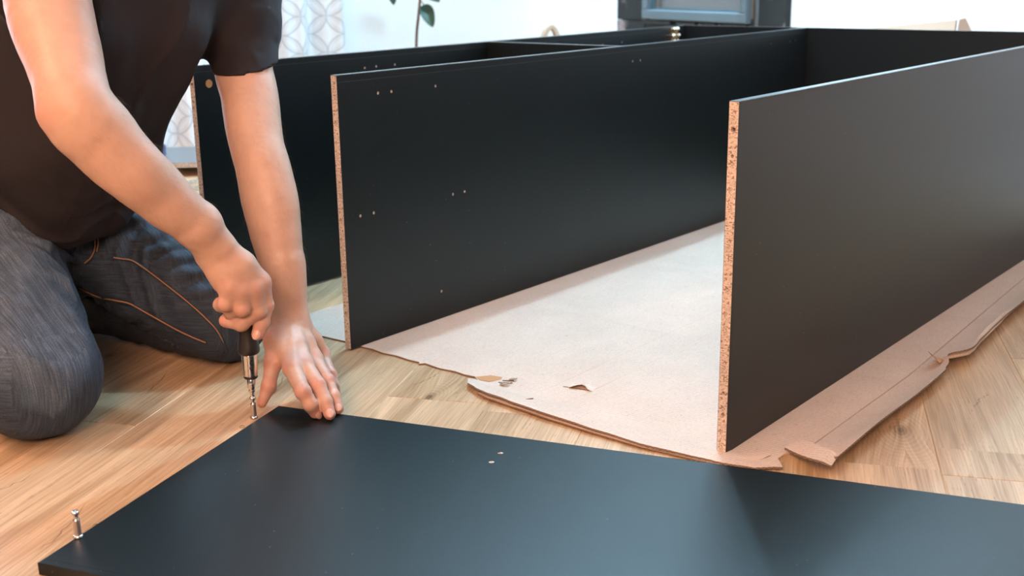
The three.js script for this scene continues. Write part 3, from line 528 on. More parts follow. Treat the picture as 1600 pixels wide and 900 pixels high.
// ------------------------------------------------------------------ packing pieces by the back wall
{
  const pale = std(lin(0.50, 0.36, 0.27), 0.85, { bumpMap: kraftBump, bumpScale: 0.0004 });
  const b = inRoom('leaning_cardboard', -1.60, 0.0005, Z0 + 0.075); tag(b, 'pale cardboard sheet leaning against the white wall behind the wardrobe, right edge bent back', 'cardboard');
  const g1 = plate([[-0.50, 0], [0.345, 0], [0.335, 0.470], [0.0, 0.435], [-0.50, 0.375]], 0.006).rotateX(-0.10).translate(0, 0, 0); part('sheet', g1, pale, b);
  part('bent_edge', plate([[0, 0], [0.07, 0.0], [0.05, 0.42], [0.016, 0.475], [0.0, 0.470]], 0.005).rotateY(0.75).rotateX(-0.10).translate(0.343, 0.002, 0.002), std(lin(0.36, 0.24, 0.17), 0.85), b, 'darker bent back edge');
  const e = inRoom('cardboard_edge_protector', -3.20, 0, -1.502); tag(e, 'narrow arched strip of tan cardboard standing near the room corner behind the wardrobe', 'cardboard');
  const arch = (w, h) => { const p = []; for (let i = 0; i <= 24; i++) { const a = Math.PI * (1 - i / 24); p.push([w * Math.sign(Math.cos(a)) * Math.pow(Math.abs(Math.cos(a)), 1.3), h - 0.06 + 0.06 * Math.sin(a)]); } return p; };
  const o = arch(0.040, 0.402), i = arch(0.026, 0.386).reverse();
  part('strip', plate([[-0.040, 0], ...o, [0.040, 0], [0.026, 0], ...i, [-0.026, 0]], 0.03).rotateY(Math.PI / 2), pale, e);
}
// ------------------------------------------------------------------ the kneeling man
/*SK*/ const SKELETON = {
  left_arm: [[-0.8485, 0.6075, 0.074, 0.054], [-0.8267, 0.5495, 0.0902, 0.0466], [-0.7959, 0.4785, 0.1171, 0.0441], [-0.7692, 0.4388, 0.1294, 0.0428], [-0.7467, 0.4007, 0.1446, 0.0419], [-0.7231, 0.3652, 0.1581, 0.0396], [-0.7035, 0.3369, 0.1654, 0.0399], [-0.6863, 0.2979, 0.1719, 0.0412], [-0.6743, 0.2659, 0.1761, 0.0392], [-0.6615, 0.2293, 0.1813, 0.0354], [-0.6502, 0.1972, 0.1848, 0.0306], [-0.6405, 0.1649, 0.1884, 0.0272]],
  right_arm: [[-0.8495, 0.6949, 0.4068, 0.056], [-0.7805, 0.6361, 0.4382, 0.0531], [-0.7105, 0.5672, 0.4723, 0.0513], [-0.6645, 0.5264, 0.4892, 0.0463], [-0.629, 0.4967, 0.5042, 0.0424], [-0.606, 0.4722, 0.5141, 0.0427], [-0.6006, 0.4505, 0.5066, 0.0445], [-0.598, 0.4347, 0.494, 0.0441], [-0.5905, 0.4058, 0.4753, 0.0415], [-0.5838, 0.3825, 0.4565, 0.0392], [-0.5846, 0.3586, 0.4321, 0.0367], [-0.5805, 0.3375, 0.4147, 0.0338], [-0.5773, 0.3189, 0.3959, 0.0305], [-0.5744, 0.3018, 0.3781, 0.0275]],
  elbow: [[-0.6082, 0.4595, 0.5406, 0.0166]],
  left_wrist: [[-0.6334, 0.1149, 0.2071, 0.0195], [-0.6199, 0.1159, 0.1889, 0.0185]],
  left_fingers: [[[-0.559, 0.074, 0.2524, 0.0129], [-0.509, 0.057, 0.2778, 0.0107], [-0.5004, 0.0385, 0.2728, 0.0096], [-0.5014, 0.0232, 0.2643, 0.0085]], [[-0.5594, 0.074, 0.2319, 0.0129], [-0.5135, 0.056, 0.2458, 0.0107], [-0.4931, 0.0375, 0.2516, 0.0096], [-0.4812, 0.0234, 0.2556, 0.0087]], [[-0.5742, 0.068, 0.2001, 0.0122], [-0.5251, 0.052, 0.2178, 0.01], [-0.5023, 0.036, 0.2285, 0.0092], [-0.4891, 0.023, 0.2328, 0.0083]], [[-0.5989, 0.06, 0.1639, 0.0114], [-0.5621, 0.043, 0.1803, 0.0093], [-0.5504, 0.029, 0.1855, 0.0085], [-0.5477, 0.016, 0.1838, 0.0076]], [[-0.6183, 0.098, 0.2306, 0.0163], [-0.601, 0.074, 0.2528, 0.0122], [-0.5917, 0.045, 0.2712, 0.0102], [-0.5928, 0.0225, 0.2851, 0.0072]]],
  right_wrist: [[-0.5645, 0.2743, 0.3569, 0.0192], [-0.578, 0.2618, 0.3604, 0.0185]],
  right_fingers: [[[-0.545, 0.2153, 0.3081, 0.0133], [-0.5456, 0.1816, 0.3031, 0.0113], [-0.5468, 0.1583, 0.3097, 0.0102], [-0.5475, 0.1436, 0.317, 0.009]], [[-0.5414, 0.2116, 0.3253, 0.013], [-0.5433, 0.1781, 0.3173, 0.0113], [-0.5611, 0.1605, 0.3329, 0.0104], [-0.5858, 0.1612, 0.3396, 0.0095]], [[-0.5457, 0.212, 0.3421, 0.0127], [-0.5447, 0.1862, 0.3411, 0.0106], [-0.5714, 0.1774, 0.3394, 0.0099], [-0.583, 0.181, 0.3248, 0.0088]], [[-0.5511, 0.2184, 0.355, 0.0119], [-0.5557, 0.1956, 0.3589, 0.0099], [-0.5785, 0.1879, 0.3509, 0.009], [-0.5884, 0.1924, 0.3346, 0.0081]], [[-0.5888, 0.2318, 0.3208, 0.0169], [-0.5973, 0.188, 0.2856, 0.0133], [-0.5935, 0.158, 0.2825, 0.012], [-0.5804, 0.147, 0.3039, 0.0096]]],
  right_heel: [[-0.5851, 0.2539, 0.357, 0.016], [-0.5654, 0.2205, 0.3554, 0.0125]],
  drape_left: [[-0.7929, 0.5332, 0.243, 0.05], [-0.8374, 0.482, 0.2577, 0.05], [-0.8833, 0.429, 0.2742, 0.052], [-0.9167, 0.3576, 0.2669, 0.054], [-0.9572, 0.2896, 0.2775, 0.06]]
}; /*/SK*/
const len3 = (x, y, z) => Math.sqrt(x * x + y * y + z * z);
const smin = (a, b, k) => { const h = Math.max(k - Math.abs(a - b), 0) / k; return Math.min(a, b) - h * h * k * 0.25; };
const smax = (a, b, k) => -smin(-a, -b, k);
function segment(a, b) {                                 // distance to the tapered capsule between two joints [x, y, z, r]
  const dx = b[0] - a[0], dy = b[1] - a[1], dz = b[2] - a[2], q = 1 / Math.max(1e-9, dx * dx + dy * dy + dz * dz);
  return (x, y, z) => { const px = x - a[0], py = y - a[1], pz = z - a[2], t = clamp((px * dx + py * dy + pz * dz) * q); return len3(px - dx * t, py - dy * t, pz - dz * t) - (a[3] + (b[3] - a[3]) * t); };
}
function bounded(f, pts, pad) {                          // skips the sum when far outside the joints' box
  const lo = [0, 1, 2].map(i => Math.min(...pts.map(p => p[i] - p[3])) - pad), hi = [0, 1, 2].map(i => Math.max(...pts.map(p => p[i] + p[3])) + pad);
  return (x, y, z) => { const ex = Math.max(lo[0] - x, 0, x - hi[0]), ey = Math.max(lo[1] - y, 0, y - hi[1]), ez = Math.max(lo[2] - z, 0, z - hi[2]), e = len3(ex, ey, ez); return e > 0.02 ? e + pad : f(x, y, z); };
}
function chain(pts, k = 0.02) { const s = pts.slice(1).map((p, i) => segment(pts[i], p)); return bounded((x, y, z) => { let d = s[0](x, y, z); for (let i = 1; i < s.length; i++) d = smin(d, s[i](x, y, z), k); return d; }, pts, 0.03); }
const dense = pts => pts.slice(1).flatMap((_, i) => { const p0 = pts[Math.max(0, i - 1)], p1 = pts[i], p2 = pts[i + 1], p3 = pts[Math.min(pts.length - 1, i + 2)]; return [0, 0.25, 0.5, 0.75].map(t => p1.map((v, c) => 0.5 * (2 * v + (p2[c] - p0[c]) * t + (2 * p0[c] - 5 * v + 4 * p2[c] - p3[c]) * t * t + (3 * v - p0[c] - 3 * p2[c] + p3[c]) * t * t * t))); }).concat([pts[pts.length - 1]]);
const ball = ([cx, cy, cz, r], sx = 1, sy = 1, sz = 1) => { const m = Math.min(sx, sy, sz); return (x, y, z) => (len3((x - cx) / sx, (y - cy) / sy, (z - cz) / sz) - r) * m; };
const union = (fs, k) => (x, y, z) => { let d = fs[0](x, y, z); for (let i = 1; i < fs.length; i++) d = smin(d, fs[i](x, y, z), k); return d; };
function trunk(st, lat) {                                // elliptical sections along the spine: [x, y, z, half width, half depth]
  const L = new THREE.Vector3(...lat).normalize();
  return (x, y, z) => {
    let best = 1e9;
    for (let i = 0; i + 1 < st.length; i++) {
      const a = st[i], b = st[i + 1], dx = b[0] - a[0], dy = b[1] - a[1], dz = b[2] - a[2], q = 1 / (dx * dx + dy * dy + dz * dz);
      const px = x - a[0], py = y - a[1], pz = z - a[2], tr = (px * dx + py * dy + pz * dz) * q, t = clamp(tr);
      const ex = px - dx * t, ey = py - dy * t, ez = pz - dz * t, l = ex * L.x + ey * L.y + ez * L.z, w = mix(a[3], b[3], t), h = mix(a[4], b[4], t);
      const r = Math.sqrt(Math.max(0, ex * ex + ey * ey + ez * ez - l * l));
      const d = (Math.pow(Math.pow(Math.abs(l) / w, 2.4) + Math.pow(r / h, 2.4), 1 / 2.4) - 1) * Math.min(w, h);
      best = i ? smin(best, d, 0.05) : d;
    }
    return best;
  };
}
function surfaceNets(sdf, lo, hi, h, slack = 1.5) {      // one closed mesh round the field's zero level
  const B = 8, nb = [0, 1, 2].map(i => Math.ceil((hi[i] - lo[i]) / h / B)), n = nb.map(k => k * B + 1), sy = n[0], sz = n[0] * n[1];
  const F = new Float32Array(n[0] * n[1] * n[2]).fill(1), active = [], R = h * B * 0.8661 + h * 1.8;
  for (let bz = 0; bz < nb[2]; bz++) for (let by = 0; by < nb[1]; by++) for (let bx = 0; bx < nb[0]; bx++) {
    const d = sdf(lo[0] + (bx * B + B / 2) * h, lo[1] + (by * B + B / 2) * h, lo[2] + (bz * B + B / 2) * h), on = Math.abs(d) < R * slack;
    if (on) active.push([bx, by, bz]); else if (d < 0) for (let k = 0; k <= B; k++) for (let j = 0; j <= B; j++) { const o = (bz * B + k) * sz + (by * B + j) * sy + bx * B; for (let i = 0; i <= B; i++) F[o + i] = -1; }
  }
  const done = new Uint8Array(F.length);
  for (const [bx, by, bz] of active) for (let k = 0; k <= B; k++) for (let j = 0; j <= B; j++) for (let i = 0; i <= B; i++) {
    const X = bx * B + i, Y = by * B + j, Z = bz * B + k, o = Z * sz + Y * sy + X; if (done[o]) continue; done[o] = 1; F[o] = sdf(lo[0] + X * h, lo[1] + Y * h, lo[2] + Z * h);
  }
  const id = new Int32Array(F.length).fill(-1), P = [], I = [], cells = [];
  for (const [bx, by, bz] of active) for (let k = 0; k < B; k++) for (let j = 0; j < B; j++) for (let i = 0; i < B; i++) {
    const X = bx * B + i, Y = by * B + j, Z = bz * B + k, o = Z * sz + Y * sy + X;
    let m = 0; const v = [F[o], F[o + 1], F[o + sy], F[o + sy + 1], F[o + sz], F[o + sz + 1], F[o + sz + sy], F[o + sz + sy + 1]];
    for (let c = 0; c < 8; c++) if (v[c] < 0) m |= 1 << c;
    if (m === 0 || m === 255) continue;
    let x = 0, y = 0, z = 0, c = 0;
    for (const [a, b] of EDGES) if ((v[a] < 0) !== (v[b] < 0)) { const t = v[a] / (v[a] - v[b]); x += mix(a & 1, b & 1, t); y += mix((a >> 1) & 1, (b >> 1) & 1, t); z += mix(a >> 2, b >> 2, t); c++; }
    id[o] = P.length / 3; P.push(lo[0] + (X + x / c) * h, lo[1] + (Y + y / c) * h, lo[2] + (Z + z / c) * h); cells.push(o, X, Y, Z);
  }
  for (let c = 0; c < cells.length; c += 4) {
    const [o, X, Y, Z] = cells.slice(c, c + 4), s = F[o] < 0;
    const q = (a, b, d, e, flip) => { if (a < 0 || b < 0 || d < 0 || e < 0) return; flip ? I.push(a, b, d, a, d, e) : I.push(a, d, b, a, e, d); };
    if (Y && Z && s !== F[o + 1] < 0) q(id[o], id[o - sy], id[o - sy - sz], id[o - sz], s);
    if (X && Z && s !== F[o + sy] < 0) q(id[o], id[o - sz], id[o - sz - 1], id[o - 1], s);
    if (X && Y && s !== F[o + sz] < 0) q(id[o], id[o - 1], id[o - 1 - sy], id[o - sy], s);
  }
  const N = new Float32Array(P.length), e = Math.min(h * 0.6, 0.0011);
  for (let i = 0; i < P.length; i += 3) {
    const x = P[i], y = P[i + 1], z = P[i + 2], a = sdf(x + e, y - e, z - e), b = sdf(x - e, y - e, z + e), c = sdf(x - e, y + e, z - e), d = sdf(x + e, y + e, z + e);
    const nx = a - b - c + d, ny = -a - b + c + d, nz = -a + b - c + d, l = len3(nx, ny, nz) || 1; N[i] = nx / l; N[i + 1] = ny / l; N[i + 2] = nz / l;
  }
  const g = new THREE.BufferGeometry(); g.setAttribute('position', new THREE.Float32BufferAttribute(P, 3)); g.setAttribute('normal', new THREE.BufferAttribute(N, 3)); g.setIndex(I); return g;
}
const EDGES = [[0, 1], [2, 3], [4, 5], [6, 7], [0, 2], [1, 3], [4, 6], [5, 7], [0, 4], [1, 5], [2, 6], [3, 7]];

const S = SKELETON, LAT = [0.055, 0.04, 0.375];
const BODY = { pelvis: [-1.130, 0.245, 0.335], neck: [-0.800, 0.700, 0.275] };
const KNEE_R = [-0.792, 0.088, 0.512], KNEE_L = [-0.850, 0.083, 0.158], HIP_R = [-1.085, 0.225, 0.425], HIP_L = [-1.100, 0.225, 0.262];
const ANK_R = [-1.195, 0.062, 0.475], ANK_L = [-1.225, 0.062, 0.205];

function hand(wrist, fingers, heel, knit) {
  const w0 = wrist[0], w1 = wrist[1], mid = t => w0.map((v, i) => mix(v, w1[i], t));
  const palm = [];
  for (let f = 0; f < 4; f++) { const m = fingers[f][0], w = mid(f / 3); palm.push(chain([[...w.slice(0, 3), heel ? 0.0180 : 0.0165], [mix(w[0], m[0], 0.55), mix(w[1], m[1], 0.55), mix(w[2], m[2], 0.55), heel ? 0.0185 - 0.0012 * f : 0.0145], [m[0], m[1], m[2], m[3] + 0.0008]], 0.008)); }
  palm.push(chain([[...mid(0.1).slice(0, 3), 0.017], fingers[4][0], fingers[4][1]], 0.01));
  palm.push(chain([fingers[4][0], [...fingers[0][0].slice(0, 3).map((v, i) => mix(v, fingers[4][0][i], 0.45)), 0.010]], 0.01));
  if (heel) {
    palm.push(chain(heel, 0.012));
    const half = (a, b, r) => [0, 1, 2].map(i => (a[i] + b[i]) / 2).concat(r);   // fingers of the fist press together
    for (const [i, r] of [[0, 0.0074], [1, 0.0052], [2, 0.0050]]) palm.push(chain([half(fingers[i][0], fingers[i + 1][0], r + 0.001), half(fingers[i][1], fingers[i + 1][1], r)], 0.004));
  }
  if (!heel) {                                           // tendons fanning over the back of the flat hand
    const up = new THREE.Vector3(fingers[0][0][0] - w0[0], fingers[0][0][1] - w0[1], fingers[0][0][2] - w0[2]).cross(new THREE.Vector3(fingers[3][0][0] - fingers[0][0][0], fingers[3][0][1] - fingers[0][0][1], fingers[3][0][2] - fingers[0][0][2])).normalize(); if (up.y < 0) up.negate();
    const lift = (p, k, r) => [p[0] + up.x * k, p[1] + up.y * k, p[2] + up.z * k, r];
    for (let f = 0; f < 4; f++) palm.push(chain([lift(mid(0.25 + f * 0.17), 0.0140, 0.0034), lift(mid(f / 3).map((v, i) => mix(v, fingers[f][0][i], 0.6)), 0.0118, 0.0036), lift(fingers[f][0], 0.0080, 0.0050)], 0.004));
  }
  const P = union(palm, 0.010);
  const digits = fingers.map((f, i) => {
    const s = []; for (let j = i === 4 ? 1 : 0; j < 3; j++) s.push(segment(f[j], f[j + 1]));
    for (let j = 1; j < 3; j++) s.push(ball([f[j][0], f[j][1], f[j][2], f[j][3] * 1.035]));
    return bounded(union(s, 0.0035), f, 0.02);
  });
  return (x, y, z) => { let d = digits[0](x, y, z); for (let i = 1; i < 5; i++) d = smin(d, digits[i](x, y, z), knit); return smin(P(x, y, z), d, heel ? 0.0055 : 0.0075); };
}
const leftHand = hand(S.left_wrist, S.left_fingers, null, 0.0012), rightHand = hand(S.right_wrist, S.right_fingers, S.right_heel, 0.0016);
const handBox = (f, list) => bounded(f, list.flat(), 0.03);
const LH = handBox(leftHand, [...S.left_fingers, S.left_wrist]), RH = handBox(rightHand, [...S.right_fingers, S.right_wrist]);
const leftArm = union([chain(dense(S.left_arm), 0.003), segment(S.left_arm[10], S.left_wrist[0]), segment(S.left_arm[10], S.left_wrist[1])], 0.010);
const rightArm = union([chain(dense(S.right_arm), 0.003), ball(S.elbow[0]), segment(S.right_arm[13], S.right_wrist[0]), segment(S.right_arm[13], S.right_wrist[1])], 0.012);
const HEAD = [-0.690, 0.845, 0.298, 0.088];
const bowed = f => (x, y, z) => { const dx = x - HEAD[0], dy = y - HEAD[1]; return f(HEAD[0] + dx * 0.853 - dy * 0.523, HEAD[1] + dx * 0.523 + dy * 0.853, z); };   // head bent to look at the hands
const headForm = union([ball(HEAD, 1.05, 1.12, 0.88), ball([-0.645, 0.775, 0.302, 0.055], 1.0, 1.0, 0.9), segment([-0.615, 0.745, 0.303, 0.022], [-0.635, 0.765, 0.303, 0.03])], 0.03);
const face = union([headForm, segment([-0.600, 0.842, 0.303, 0.008], [-0.578, 0.805, 0.304, 0.012]), segment([-0.588, 0.775, 0.288, 0.005], [-0.588, 0.775, 0.320, 0.005]), segment([-0.606, 0.862, 0.268, 0.007], [-0.606, 0.862, 0.338, 0.007]),
  ball([-0.700, 0.835, 0.214, 0.028], 0.8, 1.1, 0.35), ball([-0.700, 0.835, 0.384, 0.028], 0.8, 1.1, 0.35)], 0.01);
const neck = chain([[-0.820, 0.670, 0.280, 0.066], [-0.770, 0.740, 0.288, 0.058], [-0.710, 0.800, 0.296, 0.058]], 0.03);
const torsoStations = [[...BODY.pelvis, 0.145, 0.098], [-1.050, 0.345, 0.328, 0.120, 0.092], [-0.945, 0.475, 0.312, 0.126, 0.090], [-0.860, 0.590, 0.290, 0.148, 0.082], [-0.815, 0.655, 0.278, 0.120, 0.070]];
const torso = trunk(torsoStations, LAT);
const shR = S.right_arm[0], shL = S.left_arm[0];
const shoulders = chain([[...shL.slice(0, 3), 0.055], [-0.82, 0.650, 0.275, 0.060], [...shR.slice(0, 3), 0.055]], 0.04);
const legs = union([chain([[...HIP_R, 0.075], [...KNEE_R, 0.052], [...ANK_R, 0.036]], 0.03), chain([[...HIP_L, 0.075], [...KNEE_L, 0.052], [...ANK_L, 0.036]], 0.03)], 0.01);
const trunkSkin = union([torso, shoulders, neck, bowed(face), legs], 0.03);
const skin = (x, y, z) => { const arms = Math.min(smin(leftArm(x, y, z), LH(x, y, z), 0.010), smin(rightArm(x, y, z), RH(x, y, z), 0.010)); 
  let d = smin(trunkSkin(x, y, z), arms, 0.012);
  if (d < 0.004 && d > -0.004 && x > -0.80) {
    d += 0.00022 * (noise3(x * 420, y * 420, z * 420) - 0.5) + 0.00035 * (noise3(x * 170, y * 170, z * 170) - 0.5) + 0.0010 * (noise3(x * 42, y * 42, z * 42) - 0.5);
    for (const f of KNUCKLES) { const px = x - f[0], py = y - f[1], pz = z - f[2], q = px * px + py * py + pz * pz; if (q < f[6]) { const t = px * f[3] + py * f[4] + pz * f[5]; d += f[7] * (1 - q / f[6]) * Math.cos(t * 2 * Math.PI / 0.0034); } }
  }
  return d;
};

const KNUCKLES = [...S.left_fingers.map(f => [f, 0.00050]), ...S.right_fingers.map(f => [f, 0.00022])].flatMap(([f, a]) => [1, 2].map(j => { const d = new THREE.Vector3(f[j + 1][0] - f[j - 1][0], f[j + 1][1] - f[j - 1][1], f[j + 1][2] - f[j - 1][2]).normalize(); return [f[j][0], f[j][1], f[j][2], d.x, d.y, d.z, Math.pow(f[j][3] * 1.35, 2), a * (j === 1 ? 1 : 0.6)]; }));

// T-shirt
const dirOf = (a, b) => new THREE.Vector3(b[0] - a[0], b[1] - a[1], b[2] - a[2]).normalize();
const shirtTrunk = trunk([[-1.115, 0.265, 0.335, 0.165, 0.118], [-1.035, 0.360, 0.328, 0.142, 0.112], [-0.930, 0.490, 0.308, 0.148, 0.108], [-0.850, 0.600, 0.286, 0.168, 0.100], [-0.812, 0.660, 0.276, 0.130, 0.078]], LAT);
const drape = union([chain(SKELETON.drape_left, 0.04), chain([[-0.800, 0.530, 0.370, 0.060], [-0.880, 0.400, 0.370, 0.065], [-0.960, 0.290, 0.360, 0.075]], 0.06)], 0.06);
const sleeveCut = (arm, t) => { const n = dirOf(arm[0], arm[1]); return n; };
const along = (p, q, t) => [0, 1, 2].map(i => mix(p[i], q[i], t));
const slL = S.left_arm, slR = S.right_arm;
const sleeveL = chain([[...shL.slice(0, 3), 0.064], [...along(slL[1], slL[1], 0), 0.056], [...along(slL[2], slL[3], 0.9), 0.0475]], 0.03);
const sleeveR = chain([[...shR.slice(0, 3), 0.070], [...along(slR[0], slR[1], 1), 0.069], [...along(slR[1], slR[2], 0.8), 0.066]], 0.03);
const endL = along(slL[2], slL[3], 0.02), nL = new THREE.Vector3(-0.15 * 0.637 + 0.10 * 0.773, -1, -0.15 * 0.771 - 0.10 * 0.634).normalize().toArray(), endR = along(slR[1], slR[2], 0.25), nR = dirOf(slR[0], slR[2]).toArray();
const planeAt = (c, n) => (x, y, z) => (x - c[0]) * n[0] + (y - c[1]) * n[1] + (z - c[2]) * n[2];
const cutL = planeAt(endL, nL), cutR = planeAt(endR, nR);
const hemN = new THREE.Vector3(-0.52, -0.84, 0.06).normalize().toArray(), hem = planeAt([-1.0, 0.250, 0.30], hemN);
const neckHole = chain([[-0.805, 0.690, 0.282, 0.064], [-0.745, 0.765, 0.290, 0.078], [-0.66, 0.87, 0.298, 0.110]], 0.02);
const yoke = chain([[...shL.slice(0, 3), 0.067], [-0.822, 0.650, 0.275, 0.074], [...shR.slice(0, 3), 0.070]], 0.03);
const UP_SPINE = dirOf(BODY.pelvis, BODY.neck), LATV = new THREE.Vector3(...LAT).normalize();
function shirtFold(x, y, z) {
  const l = (x + 0.95) * LATV.x + (y - 0.45) * LATV.y + (z - 0.3) * LATV.z, s = (x + 1.1) * UP_SPINE.x + (y - 0.25) * UP_SPINE.y + (z - 0.33) * UP_SPINE.z;
  const a = noise3(l * 17 + 0.8 * noise3(s * 6, 2, l * 5), s * 3.2, 4), b = noise3(l * 34, s * 7, 9), c = noise3(l * 9, s * 30 + 2 * noise3(l * 12, 0, 7), 14), low = sstep(0.28, 0.05, s);
  return 0.015 * (Math.abs(a - 0.5) * 2 - 0.4) + 0.005 * (b - 0.5) + low * 0.010 * (Math.abs(c - 0.5) * 2 - 0.4);
}
function sleeveFold(x, y, z) { return 0.0045 * (noise3((x + y) * 22, (y - z * 0.7) * 26, (x - y) * 9) - 0.5) + 0.002 * (noise3(x * 60, y * 60, z * 60) - 0.5); }
const shirt = (x, y, z) => {
  const t = smax(smin(shirtTrunk(x, y, z), drape(x, y, z), 0.03) + shirtFold(x, y, z), hem(x, y, z), 0.008);
  const sl = smax(sleeveL(x, y, z) + sleeveFold(x, y, z), cutL(x, y, z), 0.003), sr = smax(sleeveR(x, y, z) + sleeveFold(x, y, z), cutR(x, y, z), 0.003);
  let d = smin(smin(t, sl, 0.03), sr, 0.03);
  d = smax(smin(d, yoke(x, y, z), 0.02), -neckHole(x, y, z), 0.006);
  return d;
};

// jeans
const SEG = [[[...HIP_R, 0.102], [...KNEE_R, 0.089]], [[...HIP_L, 0.098], [...KNEE_L, 0.080]], [[KNEE_R[0], KNEE_R[1] - 0.006, KNEE_R[2], 0.080], [...ANK_R, 0.060]], [[KNEE_L[0], KNEE_L[1] - 0.006, KNEE_L[2], 0.075], [...ANK_L, 0.060]], [[-1.125, 0.245, 0.335, 0.135], [-1.09, 0.29, 0.333, 0.130]]];
const SEGF = SEG.map(([a, b]) => segment(a, b));
const seat = trunk([[-1.150, 0.200, 0.340, 0.165, 0.115], [-1.115, 0.255, 0.335, 0.165, 0.118], [-1.075, 0.315, 0.330, 0.158, 0.116]], LAT);
const segFrame = SEG.map(([a, b]) => { const d = dirOf(a, b), u = new THREE.Vector3(0, 1, 0).cross(d).normalize(), v = d.clone().cross(u); return { a, d, u, v, L: len3(b[0] - a[0], b[1] - a[1], b[2] - a[2]) }; });
function nearestSeg(x, y, z) { let best = 1e9, k = 0; for (let i = 0; i < 4; i++) { const d = SEGF[i](x, y, z); if (d < best) { best = d; k = i; } } if (seat(x, y, z) < best - 0.01) k = 4; return k; }
function segCoord(k, x, y, z) { const f = segFrame[k], px = x - f.a[0], py = y - f.a[1], pz = z - f.a[2], t = px * f.d.x + py * f.d.y + pz * f.d.z, u = px * f.u.x + py * f.u.y + pz * f.u.z, v = px * f.v.x + py * f.v.y + pz * f.v.z; return [t, Math.atan2(u, v), f.L]; }
function jeanFold(k, x, y, z) {
  const [t, a, L] = segCoord(k, x, y, z), ca = Math.cos(a) * 1.4, sa = Math.sin(a) * 1.4;
  const w1 = noise3(t * 24 + 1.4 * ca, sa * 1.1, k * 7 + 3), w2 = noise3(t * 42 + 2.0 * sa, ca * 1.6, k * 5 + 40), hipCrease = k < 2 ? sstep(0.20, 0.02, t) : 0.5, kneeSmooth = k < 2 ? 1 - 0.85 * sstep(L - 0.10, L - 0.01, t) : 1;
  const m = k === 1 ? 1.35 : k === 0 ? 0.7 : 0.9;
  return m * kneeSmooth * (0.0085 * (Math.abs(w1 - 0.5) * 2 - 0.4) + 0.0040 * (Math.abs(w2 - 0.5) * 2 - 0.4)) + hipCrease * 0.004 * (noise3(x * 30, y * 30, z * 30) - 0.5);
}
const jeansBase = (x, y, z) => {
  const r = smin(SEGF[0](x, y, z), SEGF[2](x, y, z), 0.012), l = smin(SEGF[1](x, y, z), SEGF[3](x, y, z), 0.012);
  return smin(smin(r, seat(x, y, z), 0.05), smin(l, seat(x, y, z), 0.05), 0.015);
};
const RIDGES = [
  [[-0.9502, 0.2343, 0.2624], [-0.9495, 0.2415, 0.2435], [-0.9579, 0.2506, 0.2159]], [[-0.9203, 0.2094, 0.2534], [-0.914, 0.215, 0.2335], [-0.9183, 0.2234, 0.2023]],
  [[-0.9051, 0.1928, 0.2536], [-0.8896, 0.1964, 0.2284], [-0.8831, 0.2005, 0.1904]], [[-0.8921, 0.1788, 0.2522], [-0.871, 0.1816, 0.225], [-0.8573, 0.1832, 0.1862]],
  [[-0.8674, 0.1579, 0.2442], [-0.8465, 0.1603, 0.2205], [-0.829, 0.1617, 0.1893]], [[-0.8418, 0.1331, 0.2363], [-0.8208, 0.1345, 0.2176], [-0.8017, 0.1357, 0.195]],
  [[-0.9463, 0.2692, 0.4188], [-0.953, 0.2483, 0.3771], [-0.9762, 0.2133, 0.3254]], [[-0.9266, 0.2565, 0.4409], [-0.9168, 0.2317, 0.4047], [-0.9856, 0.183, 0.3259]], [[-0.8235, 0.1674, 0.421], [-0.8472, 0.1929, 0.4241], [-0.8501, 0.2121, 0.4495]]];
const ridges = RIDGES.map(([a, b, c], i) => { const s = i > 5 ? 0.8 : 1; return chain([[...a, 0.0030 * s], [...b, 0.0100 * s], [...c, 0.0060 * s]], 0.004); });
const jeans = (x, y, z) => {
  let d = jeansBase(x, y, z);
  if (Math.abs(d) < 0.04) {
    const k = nearestSeg(x, y, z); d += jeanFold(k, x, y, z);
    let f = ridges[0](x, y, z); for (let i = 1; i < ridges.length; i++) f = Math.min(f, ridges[i](x, y, z));
    d = smin(d, f, 0.010);
  }
  d = smax(d, 0.0015 - y, 0.012);                        // knees press flat on the floor
  d = smax(d, planeAt([-1.05, 0.345, 0.33], UP_SPINE.toArray())(x, y, z), 0.006);
  return Math.max(d, planeAt(ANK_R, [-1, 0, 0])(x, y, z) - 0.005);
};
const person = base('person', [-0.9, 0, 0.33]);
tag(person, 'kneeling man in dark t-shirt and blue jeans leaning forward and turning a screwdriver', 'person');
const toPerson = g => g.translate(0.9, 0, -0.33);
{
  const g = surfaceNets(skin, [-1.28, 0.002, -0.01], [-0.46, 0.975, 0.64], 0.0027, 1.3);
  const p = g.attributes.position, col = new Float32Array(p.count * 3);
  const red = [...S.left_fingers.flatMap((f, i) => f.map((q, j) => [q, i === 4 ? 1 : [0.8, 0.75, 0.35, 1.0][j]])), ...S.right_fingers.flatMap(f => f.map((q, j) => [q, [0.55, 0.6, 0.45, 1.0][j]])), [S.elbow[0], 0.7]];
  for (let i = 0; i < p.count; i++) {
    const x = p.getX(i), y = p.getY(i), z = p.getZ(i); let r = 0;
    for (const [q, s] of red) { const d = len3(x - q[0], y - q[1], z - q[2]) / (q[3] * 1.9); if (d < 1) r = Math.max(r, s * (1 - d * d)); }
    const m = 0.96 + 0.10 * (noise3(x * 60, y * 60, z * 60) - 0.5) + 0.06 * (noise3(x * 190, y * 190, z * 190) - 0.5), blot = noise3(x * 28, y * 28, z * 28 + 5) - 0.5;
    r = clamp(r + blot * 0.35);
    col[3 * i] = (0.545 + 0.02 * r) * m; col[3 * i + 1] = (0.352 - 0.085 * r) * m; col[3 * i + 2] = (0.268 - 0.050 * r) * m;
  }
  g.setAttribute('color', new THREE.BufferAttribute(col, 3));
  part('body', toPerson(g), std(0xffffff, 0.46, { vertexColors: true, specularIntensity: 0.7 }), person);
}
